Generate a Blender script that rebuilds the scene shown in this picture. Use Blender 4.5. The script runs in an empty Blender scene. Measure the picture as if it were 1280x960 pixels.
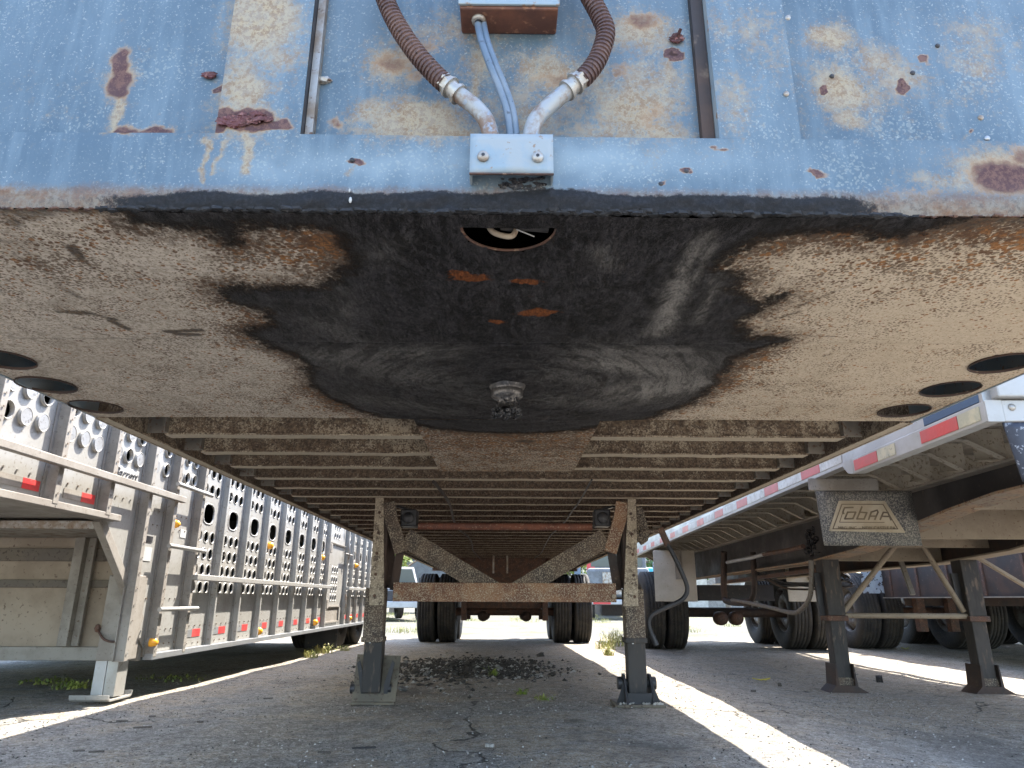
import bpy, math, random
import numpy as np
from mathutils import Vector, Matrix, noise as mnoise

# ------------------------------------------------------------------ camera, world, sun
scn = bpy.context.scene
C = scn.collection
EYE = 0.52                       # camera height above the asphalt by the landing legs
PITCH, YAW, ROLL, FPX = math.radians(17.24), 0.0088, 0.004, 870.0
cam_d = bpy.data.cameras.new('camera')
cam = bpy.data.objects.new('camera', cam_d); C.objects.link(cam)
cam_d.sensor_width = 36.0; cam_d.lens = FPX / 1280 * 36.0
cam_d.clip_start = 0.02; cam_d.clip_end = 2000
CR = Matrix.Rotation(-YAW, 3, 'Z') @ Matrix.Rotation(math.pi/2 + PITCH, 3, 'X') @ Matrix.Rotation(ROLL, 3, 'Z')
cam.matrix_world = Matrix.Translation((0, 0, EYE)) @ CR.to_4x4()
scn.camera = cam
scn.render.resolution_x, scn.render.resolution_y = 1024, 768

KX, KY = 0.41, 0.50              # sun offset per metre of height
sdir = Vector((KX, KY, 1)).normalized()
world = bpy.data.worlds.new('World'); scn.world = world; world.use_nodes = True
wn = world.node_tree; bg = wn.nodes['Background']
sky = wn.nodes.new('ShaderNodeTexSky'); sky.sky_type = 'NISHITA'; sky.sun_disc = False
sky.sun_elevation = math.asin(sdir.z); sky.sun_rotation = math.atan2(KX, KY)
sky.air_density = 1.0; sky.dust_density = 1.5; sky.ozone_density = 1.0
wn.links.new(sky.outputs[0], bg.inputs[0]); bg.inputs[1].default_value = 0.15
sl = bpy.data.lights.new('sun', 'SUN'); sl.energy = 3.1; sl.angle = math.radians(0.55); sl.color = (1.0, 0.95, 0.87)
so = bpy.data.objects.new('sun', sl); C.objects.link(so)
so.rotation_euler = sdir.to_track_quat('Z', 'Y').to_euler(); so.location = (0, 0, 30)
scn.view_settings.view_transform = 'Standard'; scn.view_settings.look = 'None'
scn.view_settings.exposure = 2.65; scn.view_settings.gamma = 1.0
try:
    scn.cycles.max_bounces = 10; scn.cycles.diffuse_bounces = 6
except Exception: pass

random.seed(7); rng = np.random.default_rng(7)

# ------------------------------------------------------------------ pixel -> place
def ray(u, v): return CR @ Vector(((u-640)/FPX, (480-v)/FPX, -1))
def at_y(u, v, y):
    d = ray(u, v); return Vector((0, 0, EYE)) + d*(y/d.y)
def at_z(u, v, z):
    d = ray(u, v); return Vector((0, 0, EYE)) + d*((z-EYE)/d.z)
def at_x(u, v, x):
    d = ray(u, v); return Vector((0, 0, EYE)) + d*(x/d.x)
def at_line(u, v, xe, k=0.037):     # the vertical plane x = xe + k*y
    d = ray(u, v); return Vector((0, 0, EYE)) + d*(xe/(d.x-k*d.y))

def sstep(a, b, x):
    t = min(1, max(0, (x-a)/(b-a))); return t*t*(3-2*t)
def G(x, y):                         # height of the ground
    g = -0.0129*max(0, min(y, 14)-4)
    return g - 0.075*sstep(0.9, 2.2, x)*(1-sstep(6, 12, y))

# ------------------------------------------------------------------ mesh helpers
class MB:
    def __init__(s): s.v = []; s.f = []; s.sm = []
    def add(s, vs, fs, smooth=False):
        o = len(s.v); s.v += [tuple(p) for p in vs]; s.f += [tuple(i+o for i in f) for f in fs]; s.sm += [smooth]*len(fs); return s
    def box(s, x0, x1, y0, y1, z0, z1):
        return s.add([(x0,y0,z0),(x1,y0,z0),(x1,y1,z0),(x0,y1,z0),(x0,y0,z1),(x1,y0,z1),(x1,y1,z1),(x0,y1,z1)],
            [(0,3,2,1),(4,5,6,7),(0,1,5,4),(1,2,6,5),(2,3,7,6),(3,0,4,7)])
    def bar(s, p, q, w, h, up=(0,0,1)):
        p, q = Vector(p), Vector(q); d = (q-p).normalized(); up = Vector(up)
        if abs(d.dot(up)) > .99: up = Vector((0,1,0))
        a = d.cross(up).normalized()*(w/2); b = a.normalized().cross(d).normalized()*(h/2)
        vs = [p-a-b, p+a-b, p+a+b, p-a+b, q-a-b, q+a-b, q+a+b, q-a+b]
        return s.add(vs, [(0,1,2,3),(7,6,5,4),(0,4,5,1),(1,5,6,2),(2,6,7,3),(3,7,4,0)])
    def prism(s, poly, axis, a0, a1):      # poly in the two other axes
        n = len(poly)
        def mk(a):
            if axis == 'x': return [(a, p[0], p[1]) for p in poly]
            if axis == 'y': return [(p[0], a, p[1]) for p in poly]
            return [(p[0], p[1], a) for p in poly]
        return s.add(mk(a0)+mk(a1), [tuple(range(n))[::-1], tuple(range(n, 2*n))]+[(i,(i+1)%n,(i+1)%n+n,i+n) for i in range(n)])
    def tube(s, pts, r, n=10, caps=True, smooth=True):
        pts = [Vector(p) for p in pts]; m = len(pts)
        rr = r if isinstance(r, (list, tuple)) else [r]*m
        ref = None; vs = []
        for i, p in enumerate(pts):
            d = (pts[min(i+1,m-1)]-pts[max(i-1,0)]).normalized()
            if ref is None:
                ref = d.cross(Vector((0,0,1)) if abs(d.z) < .9 else Vector((1,0,0))).normalized()
            a = (ref - d*ref.dot(d)).normalized(); ref = a; b = d.cross(a)
            for k in range(n):
                t = 2*math.pi*k/n; vs.append(p + a*(rr[i]*math.cos(t)) + b*(rr[i]*math.sin(t)))
        fs = [(i*n+k, i*n+(k+1)%n, (i+1)*n+(k+1)%n, (i+1)*n+k) for i in range(m-1) for k in range(n)]
        s.add(vs, fs, smooth)
        if caps: s.add(vs[:n], [tuple(range(n))[::-1]]); s.add(vs[-n:], [tuple(range(n))])
        return s
    def lathe(s, prof, c, axis='z', n=24, smooth=True):   # prof: (radius, along)
        vs = []
        for (r, a) in prof:
            for k in range(n):
                t = 2*math.pi*k/n; p, q = r*math.cos(t), r*math.sin(t)
                vs.append({'z':(c[0]+p,c[1]+q,c[2]+a),'x':(c[0]+a,c[1]+p,c[2]+q),'y':(c[0]+q,c[1]+a,c[2]+p)}[axis])
        m = len(prof)
        return s.add(vs, [(i*n+k, i*n+(k+1)%n, (i+1)*n+(k+1)%n, (i+1)*n+k) for i in range(m-1) for k in range(n)], smooth)
    def ball(s, c, r, n=8, sq=(1,1,1), jit=0):
        vs = []; m = n//2
        for i in range(m+1):
            for k in range(n):
                ph, t = math.pi*i/m, 2*math.pi*k/n; j = 1+random.uniform(-jit, jit)
                vs.append((c[0]+r*sq[0]*j*math.sin(ph)*math.cos(t), c[1]+r*sq[1]*j*math.sin(ph)*math.sin(t), c[2]+r*sq[2]*j*math.cos(ph)))
        return s.add(vs, [(i*n+k,(i+1)*n+k,(i+1)*n+(k+1)%n,i*n+(k+1)%n) for i in range(m) for k in range(n)], jit == 0)
    def mesh(s, name, mat):
        me = bpy.data.meshes.new(name); me.from_pydata(s.v, [], s.f)
        me.polygons.foreach_set('use_smooth', s.sm)
        if mat: me.materials.append(mat)
        me.update(); return me
    def build(s, name, mat, parent=None, bev=0, kind=None, label=None):
        return link(name, s.mesh(name, mat), parent, bev, kind, label)

def link(name, me, parent=None, bev=0, kind=None, label=None, loc=None, rz=0):
    o = bpy.data.objects.new(name, me); C.objects.link(o)
    if parent is not None: o.parent = parent
    if loc is not None: o.location = loc
    if rz: o.rotation_euler.z = rz
    if bev:
        m = o.modifiers.new('bevel', 'BEVEL'); m.width = bev; m.segments = 2; m.limit_method = 'ANGLE'; m.angle_limit = 0.7
    if kind: o['kind'] = kind
    if label: o['label'] = label
    return o
def tag(o, label, cat, group=None, kind=None):
    o['label'] = label; o['category'] = cat
    if group: o['group'] = group
    if kind: o['kind'] = kind
    return o
def thing(name, label, cat, loc=(0,0,0), rz=0, group=None):
    o = bpy.data.objects.new(name, None); C.objects.link(o); o.location = loc; o.rotation_euler.z = rz
    o.empty_display_size = .1
    return tag(o, label, cat, group)
def smooth_path(pts, n=6):
    pts = [Vector(p) for p in pts]; out = []
    for i in range(len(pts)-1):
        a, b, c, d = pts[max(i-1,0)], pts[i], pts[i+1], pts[min(i+2,len(pts)-1)]
        for k in range(n):
            t = k/n
            out.append(.5*((2*b)+(c-a)*t+(2*a-5*b+4*c-d)*t*t+(3*b-3*c+d-a)*t**3))
    out.append(pts[-1]); return out

# ------------------------------------------------------------------ materials
class NT:
    def __init__(s, name):
        s.m = bpy.data.materials.new(name); s.m.use_nodes = True; s.t = s.m.node_tree; s.n = s.t.nodes
        s.b = s.n['Principled BSDF']; s.pos = s.n.new('ShaderNodeNewGeometry').outputs['Position']
    def L(s, a, b): s.t.links.new(a, b)
    def vmap(s, sc=(1,1,1), loc=(0,0,0), src=None):
        m = s.n.new('ShaderNodeMapping'); m.inputs['Scale'].default_value = sc; m.inputs['Location'].default_value = loc
        s.L(src or s.pos, m.inputs[0]); return m.outputs[0]
    def noise(s, scale, detail=4, rough=.6, vec=None, dist=0):
        m = s.n.new('ShaderNodeTexNoise'); m.inputs['Scale'].default_value = scale; m.inputs['Detail'].default_value = detail
        m.inputs['Roughness'].default_value = rough; m.inputs['Distortion'].default_value = dist
        s.L(vec or s.pos, m.inputs['Vector']); return m.outputs[0]
    def voro(s, scale, feature='F1', vec=None, out=0, rnd=1):
        m = s.n.new('ShaderNodeTexVoronoi'); m.feature = feature; m.inputs['Scale'].default_value = scale
        m.inputs['Randomness'].default_value = rnd
        s.L(vec or s.pos, m.inputs['Vector']); return m.outputs[out]
    def cells(s, scale, vec=None):
        c = s.voro(scale, 'F1', vec, 1); return s.sep(c)[0]
    def ramp(s, x, a, b, lo=0., hi=1.):
        m = s.n.new('ShaderNodeMapRange'); m.interpolation_type = 'SMOOTHSTEP'
        m.inputs[1].default_value = a; m.inputs[2].default_value = b; m.inputs[3].default_value = lo; m.inputs[4].default_value = hi
        s.L(x, m.inputs[0]); return m.outputs[0]
    def math(s, op, a, b=None, clamp=False):
        m = s.n.new('ShaderNodeMath'); m.operation = op; m.use_clamp = clamp
        for i, x in enumerate((a, b)):
            if x is None: continue
            if isinstance(x, (int, float)): m.inputs[i].default_value = x
            else: s.L(x, m.inputs[i])
        return m.outputs[0]
    def mix(s, f, a, b):
        m = s.n.new('ShaderNodeMix'); m.data_type = 'RGBA'
        if isinstance(f, (int, float)): m.inputs[0].default_value = f
        else: s.L(f, m.inputs[0])
        for i, x in ((6, a), (7, b)):
            if isinstance(x, tuple): m.inputs[i].default_value = (*x[:3], 1)
            else: s.L(x, m.inputs[i])
        return m.outputs[2]
    def attr(s, name):
        m = s.n.new('ShaderNodeAttribute'); m.attribute_name = name; return m.outputs['Fac']
    def sep(s, src=None):
        m = s.n.new('ShaderNodeSeparateXYZ'); s.L(src or s.pos, m.inputs[0]); return m.outputs
    def bump(s, h, strength=.3, dist=.01, prev=None):
        m = s.n.new('ShaderNodeBump'); m.inputs['Strength'].default_value = strength; m.inputs['Distance'].default_value = dist
        s.L(h, m.inputs['Height'])
        if prev: s.L(prev, m.inputs['Normal'])
        return m.outputs[0]
    def out(s, col=None, rough=None, metal=None, nrm=None, spec=None):
        for key, x in (('Base Color', col), ('Roughness', rough), ('Metallic', metal), ('Normal', nrm), ('Specular IOR Level', spec)):
            if x is None: continue
            i = s.b.inputs[key]
            if isinstance(x, tuple): i.default_value = (*x[:3], 1)
            elif isinstance(x, (int, float)): i.default_value = x
            else: s.L(x, i)
        return s.m

def mottled(name, c1, c2, c3=None, s1=6., s2=120., a1=(.4,.6), a2=(.55,.65), rough=(.6,.85), metal=0., bump=.25, stretch=(1,1,1), bd=.002):
    t = NT(name); v = t.vmap(stretch)
    n1 = t.noise(s1, 5, .65, v); n2 = t.noise(s2, 3, .6, v)
    col = t.mix(t.ramp(n1, *a1), c1, c2)
    if c3:
        n3 = t.noise(s1*2.3, 3, .6, v); mod = t.math('ADD', n2, t.math('MULTIPLY', t.math('SUBTRACT', n3, .5), .22))
        col = t.mix(t.ramp(mod, *a2), col, c3)
    r = t.ramp(n1, .3, .7, rough[0], rough[1])
    return t.out(col, r, metal, t.bump(n2, bump, bd))

SEAMY = at_z(640, 429, EYE+.545).y
def make_plate_mat():
    t = NT('dusty_coupler_steel'); xyz = t.sep()
    g, st, dens, sh = t.attr('grease'), t.attr('stain'), t.attr('rustiness'), t.attr('painted_sheen')
    # dust coat
    n0 = t.noise(2.2, 5, .6); nf = t.noise(90, 4, .7)
    tan = t.mix(t.ramp(n0, .35, .65), (.49,.415,.335), (.60,.52,.43))
    tan = t.mix(t.ramp(nf, .47, .57, 0, .6), tan, (.30,.25,.19))
    cv = t.cells(210); tan = t.mix(t.ramp(cv, .5, 1.0, 0, .40), tan, (.66,.57,.45)); tan = t.mix(t.ramp(cv, .35, .0, 0, .5), tan, (.22,.17,.12))
    soot = t.noise(3.1, 7, .72, t.vmap((1.2, 1, 1), (3, 1, 0)), .7)
    tan = t.mix(t.ramp(soot, .48, .70, 0, .75), tan, (.25,.205,.155))
    warm = t.ramp(xyz[0], -1.2, 1.2, 0, .55)
    tan = t.mix(warm, tan, (.59,.475,.33))
    # rust specks
    v1 = t.voro(88); v1b = t.noise(23, 2); sp = t.math('SUBTRACT', t.math('MULTIPLY', t.math('ADD', dens, t.ramp(v1b, .35, .75, -.1, .35)), .72), v1)
    sp = t.ramp(sp, -.05, .05)
    vs_ = t.voro(160); sps = t.ramp(t.math('SUBTRACT', t.math('MULTIPLY', t.math('ADD', dens, t.ramp(t.noise(9,3), .35, .7, .0, .34)), .85), vs_), -.05, .08)
    v2 = t.noise(200, 3, .7); sp2 = t.ramp(t.math('ADD', v2, t.math('MULTIPLY', dens, .28)), .70, .80)
    rc = t.mix(t.ramp(t.noise(40, 2), .4, .6), (.095,.042,.018), (.30,.125,.035))
    col = t.mix(t.math('MULTIPLY', sps, .75), tan, (.085,.05,.03))
    col = t.mix(t.math('MULTIPLY', sp, .85), col, rc)
    col = t.mix(t.math('MULTIPLY', sp2, .8), col, (.09,.05,.03))
    # dirt streaks
    ns = t.noise(22, 8, .82, t.vmap((1,1,1)), .9)
    sm = t.ramp(t.math('ADD', st, t.math('MULTIPLY', t.math('SUBTRACT', ns, .5), 1.9)), .38, 1.0)
    col = t.mix(t.math('MULTIPLY', sm, .9), col, t.mix(t.ramp(nf, .45, .6), (.05,.042,.036), (.13,.085,.05)))
    # edge rust round the grease
    ng = t.noise(17, 7, .75)
    ng2 = t.noise(60, 5, .8)
    gg = t.math('ADD', g, t.math('ADD', t.math('MULTIPLY', t.math('SUBTRACT', ng, .5), .09), t.math('MULTIPLY', t.math('SUBTRACT', ng2, .5), .075)))
    halo = t.ramp(gg, -.10, .0, 0, .9)
    col = t.mix(t.math('MULTIPLY', halo, t.ramp(t.noise(85, 6, .85), .46, .58, .05, 1)), col, t.mix(t.ramp(ng2, .42, .6), (.055,.035,.022), (.20,.10,.045)))
    sg = t.noise(26, 8, .85, t.vmap((1.6, .8, 1)), 1.5); ghost = t.math('MULTIPLY', t.ramp(gg, -.12, .01), t.ramp(t.math('ADD', sg, t.math('MULTIPLY', gg, 1.2)), .38, .52)); col = t.mix(t.math('MULTIPLY', ghost, .9), col, t.mix(t.ramp(sg, .45, .6), (.024,.019,.017), (.085,.06,.042)))
    gm = t.ramp(gg, -.022, .022)
    # grease look
    # strokes: straight ahead of the pin, circular round it
    dx, dy = t.math('SUBTRACT', xyz[0], .003), t.math('SUBTRACT', xyz[1], 1.785)
    rr_ = t.math('SQRT', t.math('ADD', t.math('MULTIPLY', dx, dx), t.math('MULTIPLY', dy, dy)))
    cmb = t.n.new('ShaderNodeCombineXYZ'); t.L(t.math('MULTIPLY', rr_, 6.), cmb.inputs[0]); t.L(t.math('MULTIPLY', t.math('ARCTAN2', dy, dx), .55), cmb.inputs[1])
    circ = t.noise(5, 8, .78, cmb.outputs[0], .4)
    lin = t.noise(6, 9, .78, t.vmap((2.6, .9, 1)), 1.4)
    back = t.ramp(xyz[1], 1.44, 1.47)
    bm_ = t.n.new('ShaderNodeMix'); t.L(back, bm_.inputs[0]); t.L(lin, bm_.inputs[2]); t.L(circ, bm_.inputs[3]); brush = bm_.outputs[0]
    fine = t.noise(110, 7, .9, t.vmap((1.8, .6, 1)), 1.2)
    gc = t.mix(t.ramp(brush, .45, .56), (.0022,.0022,.003), (.030,.028,.032))
    cr0 = t.noise(48, 8, .85, t.vmap((1.7, .7, 1)), 1.3); gc = t.mix(t.ramp(cr0, .525, .56, 0, .6), gc, (.075,.07,.074)); gc = t.mix(t.ramp(cr0, .47, .44, 0, .8), gc, (.002,.002,.003))  # grease relief painted in: thin pale glints and dark hollows
    gc = t.mix(t.math('MULTIPLY', t.ramp(fine, .50, .60), t.ramp(brush, .42, .56, .15, 1.0)), gc, (.11,.103,.105))
    gc = t.mix(t.ramp(t.math('SUBTRACT', fine, t.math('MULTIPLY', t.math('SUBTRACT', brush, .5), .4)), .46, .40, 0, .85), gc, (.003,.003,.004))
    gc = t.mix(t.math('MULTIPLY', t.math('MULTIPLY', t.ramp(brush, .40, .56, .30, 1), t.ramp(fine, .43, .56, .35, 1)), sh), gc, (.36,.335,.30))
    orr = t.attr('orange')
    om = t.ramp(t.math('ADD', orr, t.math('MULTIPLY', t.math('SUBTRACT', t.noise(30, 6, .75), .5), 2.4)), .50, .78)
    gc = t.mix(om, gc, t.mix(t.ramp(fine, .42, .6), (.12,.04,.015), (.38,.12,.035)))
    col = t.mix(gm, col, gc)
    sl_ = t.ramp(t.math('ABSOLUTE', t.math('SUBTRACT', xyz[1], SEAMY)), .0045, .0015)
    col = t.mix(t.math('MULTIPLY', sl_, t.math('ADD', .35, t.math('MULTIPLY', gm, .6))), col, (.006,.005,.005))
    rough = t.math('ADD', t.math('MULTIPLY', gm, -.36), .82)
    rough = t.math('ADD', rough, t.math('MULTIPLY', om, .25), True)
    crust = t.noise(75, 8, .8, t.vmap((1.4, .6, 1)), .8)
    b1 = t.bump(t.math('MULTIPLY', crust, t.math('ADD', t.math('MULTIPLY', gm, 1.0), .12)), 1.0, .009)
    b1 = t.bump(t.math('MULTIPLY', brush, gm), .6, .02, b1)
    b2 = t.bump(nf, .3, .0015, b1)
    b3 = t.bump(t.noise(9, 4), .25, .01, b2)
    return t.out(col, rough, 0., b3, .16)
M_plate = make_plate_mat()

def make_blue_mat():
    t = NT('faded_blue_paint'); xyz = t.sep()
    ru, ta, gr, wh = t.attr('rust'), t.attr('tan'), t.attr('grease'), t.attr('pale')
    n0 = t.noise(3.5, 5, .6); nv = t.noise(6, 5, .65, t.vmap((5, 1, .7)))
    base = t.mix(t.ramp(n0, .35, .68), (.068,.107,.143), (.104,.149,.188))
    base = t.mix(t.ramp(nv, .42, .7, 0, .6), base, (.145,.20,.24))
    base = t.mix(wh, base, (.205,.265,.30))
    # pale specks of chalked paint
    nm = t.noise(9, 4); wn_ = t.n.new('ShaderNodeTexNoise'); wn_.inputs['Scale'].default_value = 60; t.L(t.pos, wn_.inputs['Vector'])
    wm = t.n.new('ShaderNodeMix'); wm.data_type = 'VECTOR'; wm.inputs[0].default_value = .018; t.L(t.pos, wm.inputs[4]); t.L(wn_.outputs['Color'], wm.inputs[5])
    sp = t.voro(150, 'F1', wm.outputs[1]); m = t.ramp(t.math('SUBTRACT', t.ramp(nm, .40, .75, .05, .42), sp), -.12, .06)
    base = t.mix(t.math('MULTIPLY', m, .34), base, (.30,.33,.31))
    sp2 = t.noise(240, 2, .6); base = t.mix(t.ramp(sp2, .60, .72, 0, .45), base, (.40,.42,.40))
    nd = t.noise(26, 8, .82); nd2 = t.noise(110, 5, .8)
    dd = t.math('ADD', t.math('MULTIPLY', t.math('SUBTRACT', nd, .5), 1.1), t.math('MULTIPLY', t.math('SUBTRACT', nd2, .5), 1.3))
    tm = t.ramp(t.math('ADD', t.math('MULTIPLY', ta, 1.35), t.math('MULTIPLY', dd, 1.15)), .14, .72)
    tcol = t.mix(t.ramp(nd2, .45, .56), (.35,.265,.15), (.22,.135,.07))
    tcol = t.mix(t.ramp(nd, .4, .6, 0, .5), tcol, (.31,.29,.235))
    col = t.mix(t.math('MULTIPLY', tm, .85), base, tcol)
    rh = t.ramp(t.math('ADD', ru, t.math('MULTIPLY', dd, .3)), .16, .40)
    col = t.mix(t.math('MULTIPLY', rh, .8), col, (.31,.205,.12))
    rm = t.ramp(t.math('ADD', ru, t.math('MULTIPLY', dd, .25)), .27, .50)
    rc = t.mix(t.ramp(nd2, .45, .57), (.075,.040,.042), (.14,.078,.065))
    col = t.mix(rm, col, rc)
    dm = t.ramp(ru, 1.15, 1.5)
    col = t.mix(dm, col, (.035,.014,.010))
    # lower edge: dirt then grease
    bd = t.attr('grime')
    bm = t.ramp(t.math('ADD', bd, t.math('MULTIPLY', dd, .45)), .3, .8)
    bc = t.mix(t.ramp(nd, .40, .60), (.20,.17,.13), (.15,.075,.035)); bc = t.mix(t.ramp(nd2, .45, .65), bc, (.10,.07,.05))
    col = t.mix(t.math('MULTIPLY', bm, .85), col, bc)
    gm = t.ramp(t.math('ADD', gr, t.math('MULTIPLY', dd, .35)), .42, .58)
    gc = t.mix(t.ramp(nd2, .42, .72), (.003,.003,.004), (.017,.0165,.019))
    col = t.mix(gm, col, gc)
    rough = t.math('ADD', t.math('MULTIPLY', t.math('MAXIMUM', tm, gm), .2), t.math('ADD', .5, t.math('MULTIPLY', rm, .25)), True)
    b = t.bump(t.math('ADD', t.math('MULTIPLY', nd2, t.math('ADD', .15, gm)), t.math('MULTIPLY', rm, .7)), .6, .0022)
    b = t.bump(t.noise(5, 3), .2, .01, b)
    return t.out(col, rough, 0, b, .35)
M_blue = make_blue_mat()

def make_cross_mat():
    t = NT('dusty_rusty_crossmember'); xyz = t.sep(); nz = t.sep(t.n.new('ShaderNodeNewGeometry').outputs['Normal'])[2]
    n1 = t.noise(14, 6, .7); n2 = t.noise(170, 3, .75); n3 = t.noise(70, 5, .8)
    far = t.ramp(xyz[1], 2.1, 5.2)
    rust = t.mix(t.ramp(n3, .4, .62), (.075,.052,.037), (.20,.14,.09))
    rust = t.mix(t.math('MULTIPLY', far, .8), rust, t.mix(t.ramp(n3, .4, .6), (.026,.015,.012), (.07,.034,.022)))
    dust = (.44,.365,.265)
    under = t.ramp(nz, -.4, -.9)          # undersides painted paler, as if lit by ground bounce
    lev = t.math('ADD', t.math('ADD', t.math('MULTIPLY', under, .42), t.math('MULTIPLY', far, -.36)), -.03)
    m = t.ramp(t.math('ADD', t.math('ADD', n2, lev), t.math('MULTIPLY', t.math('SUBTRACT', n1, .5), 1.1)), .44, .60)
    m = t.math('ADD', m, t.math('MULTIPLY', t.math('SUBTRACT', t.cells(160), .5), .5), True)
    col = t.mix(m, rust, dust)
    return t.out(col, .85, 0, t.bump(n3, .5, .003))
M_cross = make_cross_mat()

M_leg   = mottled('spattered_leg_steel', (.040,.028,.023), (.105,.072,.052), (.28,.23,.165), 10, 150, (.35,.65), (.48,.64), (.7,.9), 0, .4)
M_wing = mottled('dust_caked_wing_plate', (.08,.055,.04), (.29,.235,.17), (.43,.36,.27), 22, 120, (.36,.54), (.50,.62), (.75,.9), 0, .4)
M_legr  = mottled('rusty_spattered_bar', (.13,.055,.03), (.25,.13,.07), (.38,.31,.22), 7, 160, (.4,.6), (.47,.66), (.7,.9), 0, .4)
M_rust  = mottled('brown_rust', (.055,.03,.022), (.11,.055,.035), (.20,.13,.085), 16, 90, (.4,.6), (.58,.7))
M_redrust = mottled('red_rust_tube', (.12,.045,.03), (.20,.075,.045), (.30,.19,.13), 16, 90, (.4,.6), (.58,.7))
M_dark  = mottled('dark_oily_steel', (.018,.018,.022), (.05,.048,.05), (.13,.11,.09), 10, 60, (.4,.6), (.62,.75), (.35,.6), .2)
M_gunmetal = mottled('worn_inner_leg_steel', (.022,.019,.017), (.05,.044,.040), (.12,.085,.06), 8, 40, (.4,.6), (.56,.74), (.6,.8), .0, .2, (1,1,.25))
M_black = mottled('black_frame_paint', (.012,.012,.015), (.03,.028,.03), (.10,.07,.05), 5, 30, (.4,.6), (.62,.76), (.4,.7))
M_brownframe = mottled('dark_brown_frame', (.030,.021,.018), (.065,.040,.03), (.12,.085,.06), 4, 30, (.4,.6), (.62,.76))
M_tanframe = mottled('tan_dusty_steel', (.24,.19,.135), (.30,.245,.18), (.15,.09,.055), 5, 60, (.4,.6), (.60,.72))
M_rubber = mottled('dusty_tire_rubber', (.022,.021,.02), (.055,.048,.04), (.11,.095,.075), 7, 70, (.4,.65), (.58,.75), (.75,.95))
M_rim   = mottled('grey_wheel_steel', (.20,.19,.18), (.10,.08,.065), (.28,.27,.25), 9, 50, (.4,.6), (.6,.75), (.5,.8), .2)
M_alu   = mottled('weathered_aluminium_sheet', (.38,.37,.345), (.31,.295,.265), (.21,.185,.15), 3.5, 60, (.38,.62), (.57,.74), (.42,.6), .35, .1, (1,1,1))
M_aludirt = mottled('dusty_aluminium', (.28,.255,.22), (.22,.195,.165), (.15,.12,.095), 5, 70, (.4,.6), (.58,.74), (.55,.8), .15, .15)
M_alurail = mottled('bright_aluminium_rail', (.42,.43,.44), (.36,.36,.36), (.28,.265,.24), 4, 50, (.4,.6), (.62,.78), (.3,.42), .6, .05)
M_white = mottled('dirty_white_paint', (.42,.42,.41), (.37,.36,.33), (.26,.23,.19), 4, 40, (.4,.65), (.64,.78), (.4,.6))
M_whitepanel = mottled('dusty_white_panel', (.50,.46,.39), (.42,.38,.31), (.34,.29,.22), 3, 60, (.4,.6), (.6,.75), (.6,.8))
M_taper = mottled('red_reflective_tape', (.58,.045,.045), (.50,.06,.055), (.55,.22,.2), 8, 60, (.4,.6), (.66,.78), (.3,.4))
M_tapew = mottled('white_reflective_tape', (.66,.66,.62), (.50,.49,.44), (.36,.34,.28), 12, 40, (.4,.6), (.60,.72), (.35,.5))
M_tapey = mottled('yellowed_reflective_tape', (.55,.50,.33), (.42,.40,.28), (.28,.28,.2), 12, 40, (.4,.6), (.60,.72), (.35,.5))
M_conduit = mottled('rusty_corrugated_conduit', (.075,.04,.035), (.13,.075,.06), (.045,.025,.02), 20, 150, (.4,.6), (.5,.7), (.5,.7), .2, .3)
M_galv  = mottled('galvanised_fitting', (.36,.34,.31), (.24,.18,.13), (.14,.08,.05), 14, 90, (.42,.62), (.6,.72), (.35,.55), .5)
M_pipe  = mottled('worn_blue_pipe', (.30,.31,.31), (.20,.13,.09), (.24,.28,.33), 16, 60, (.45,.6), (.55,.68), (.4,.6), .25)
M_shoe = mottled('dirty_shoe_plate', (.10,.085,.062), (.15,.125,.09), (.07,.045,.03), 9, 50)
M_belrib = mottled('shadow_toned_rib', (.12,.10,.08), (.16,.135,.105), (.08,.06,.045), 5, 50)  # rib colour darkened to paint in the shadow bands on the belly
M_cover = mottled('grey_hole_cover', (.30,.30,.30), (.24,.235,.225), (.17,.16,.15), 6, 50, rough=(.45,.6), metal=.3)
M_belly = mottled('pinkish_tan_belly_sheet', (.34,.275,.205), (.27,.215,.16), (.13,.09,.06), 3, 45, (.4,.6), (.62,.74))
M_bluereflection = mottled('blue_rail_reflection', (.045,.085,.16), (.07,.12,.20), None, 5, 40)
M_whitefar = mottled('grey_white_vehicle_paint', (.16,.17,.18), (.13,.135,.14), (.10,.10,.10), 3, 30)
M_ribs = mottled('dusty_sunlit_toned_rib', (.42,.38,.31), (.35,.31,.25), (.22,.18,.13), 5, 60)  # paler copy of the dusty aluminium, sunlight put into its colour
M_cable = mottled('grey_blue_cable', (.10,.14,.19), (.16,.20,.25), (.05,.06,.08), 12, 60, (.4,.6), (.6,.7), (.4,.55))
M_box   = mottled('rust_streaked_box', (.15,.06,.035), (.09,.04,.03), (.24,.12,.07), 12, 60, (.35,.6), (.58,.7), (.6,.8))
M_bracket = mottled('pale_blue_bracket', (.21,.27,.31), (.26,.29,.30), (.22,.14,.09), 16, 60, (.4,.6), (.62,.72), (.45,.6))
M_brown_hole = mottled('deep_rust_crater', (.10,.03,.03), (.05,.018,.016), (.20,.09,.08), 40, 160, (.4,.6), (.5,.65), (.7,.9), 0, .8)
M_grease = mottled('black_grease', (.012,.012,.014), (.03,.03,.034), (.16,.15,.14), 60, 220, (.4,.6), (.54,.68), (.22,.45), 0, .8, (1,1,1), .004)
M_greasedull = mottled('dull_black_grease', (.008,.008,.009), (.02,.02,.022), (.05,.048,.048), 30, 120, (.4,.6), (.60,.74), (.75,.9), 0, .8)
M_void = NT('cavity_shade_black').out((.008,.007,.006), .95, 0, None, .05)  # near-black colour so the space behind the holes reads as shade
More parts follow.
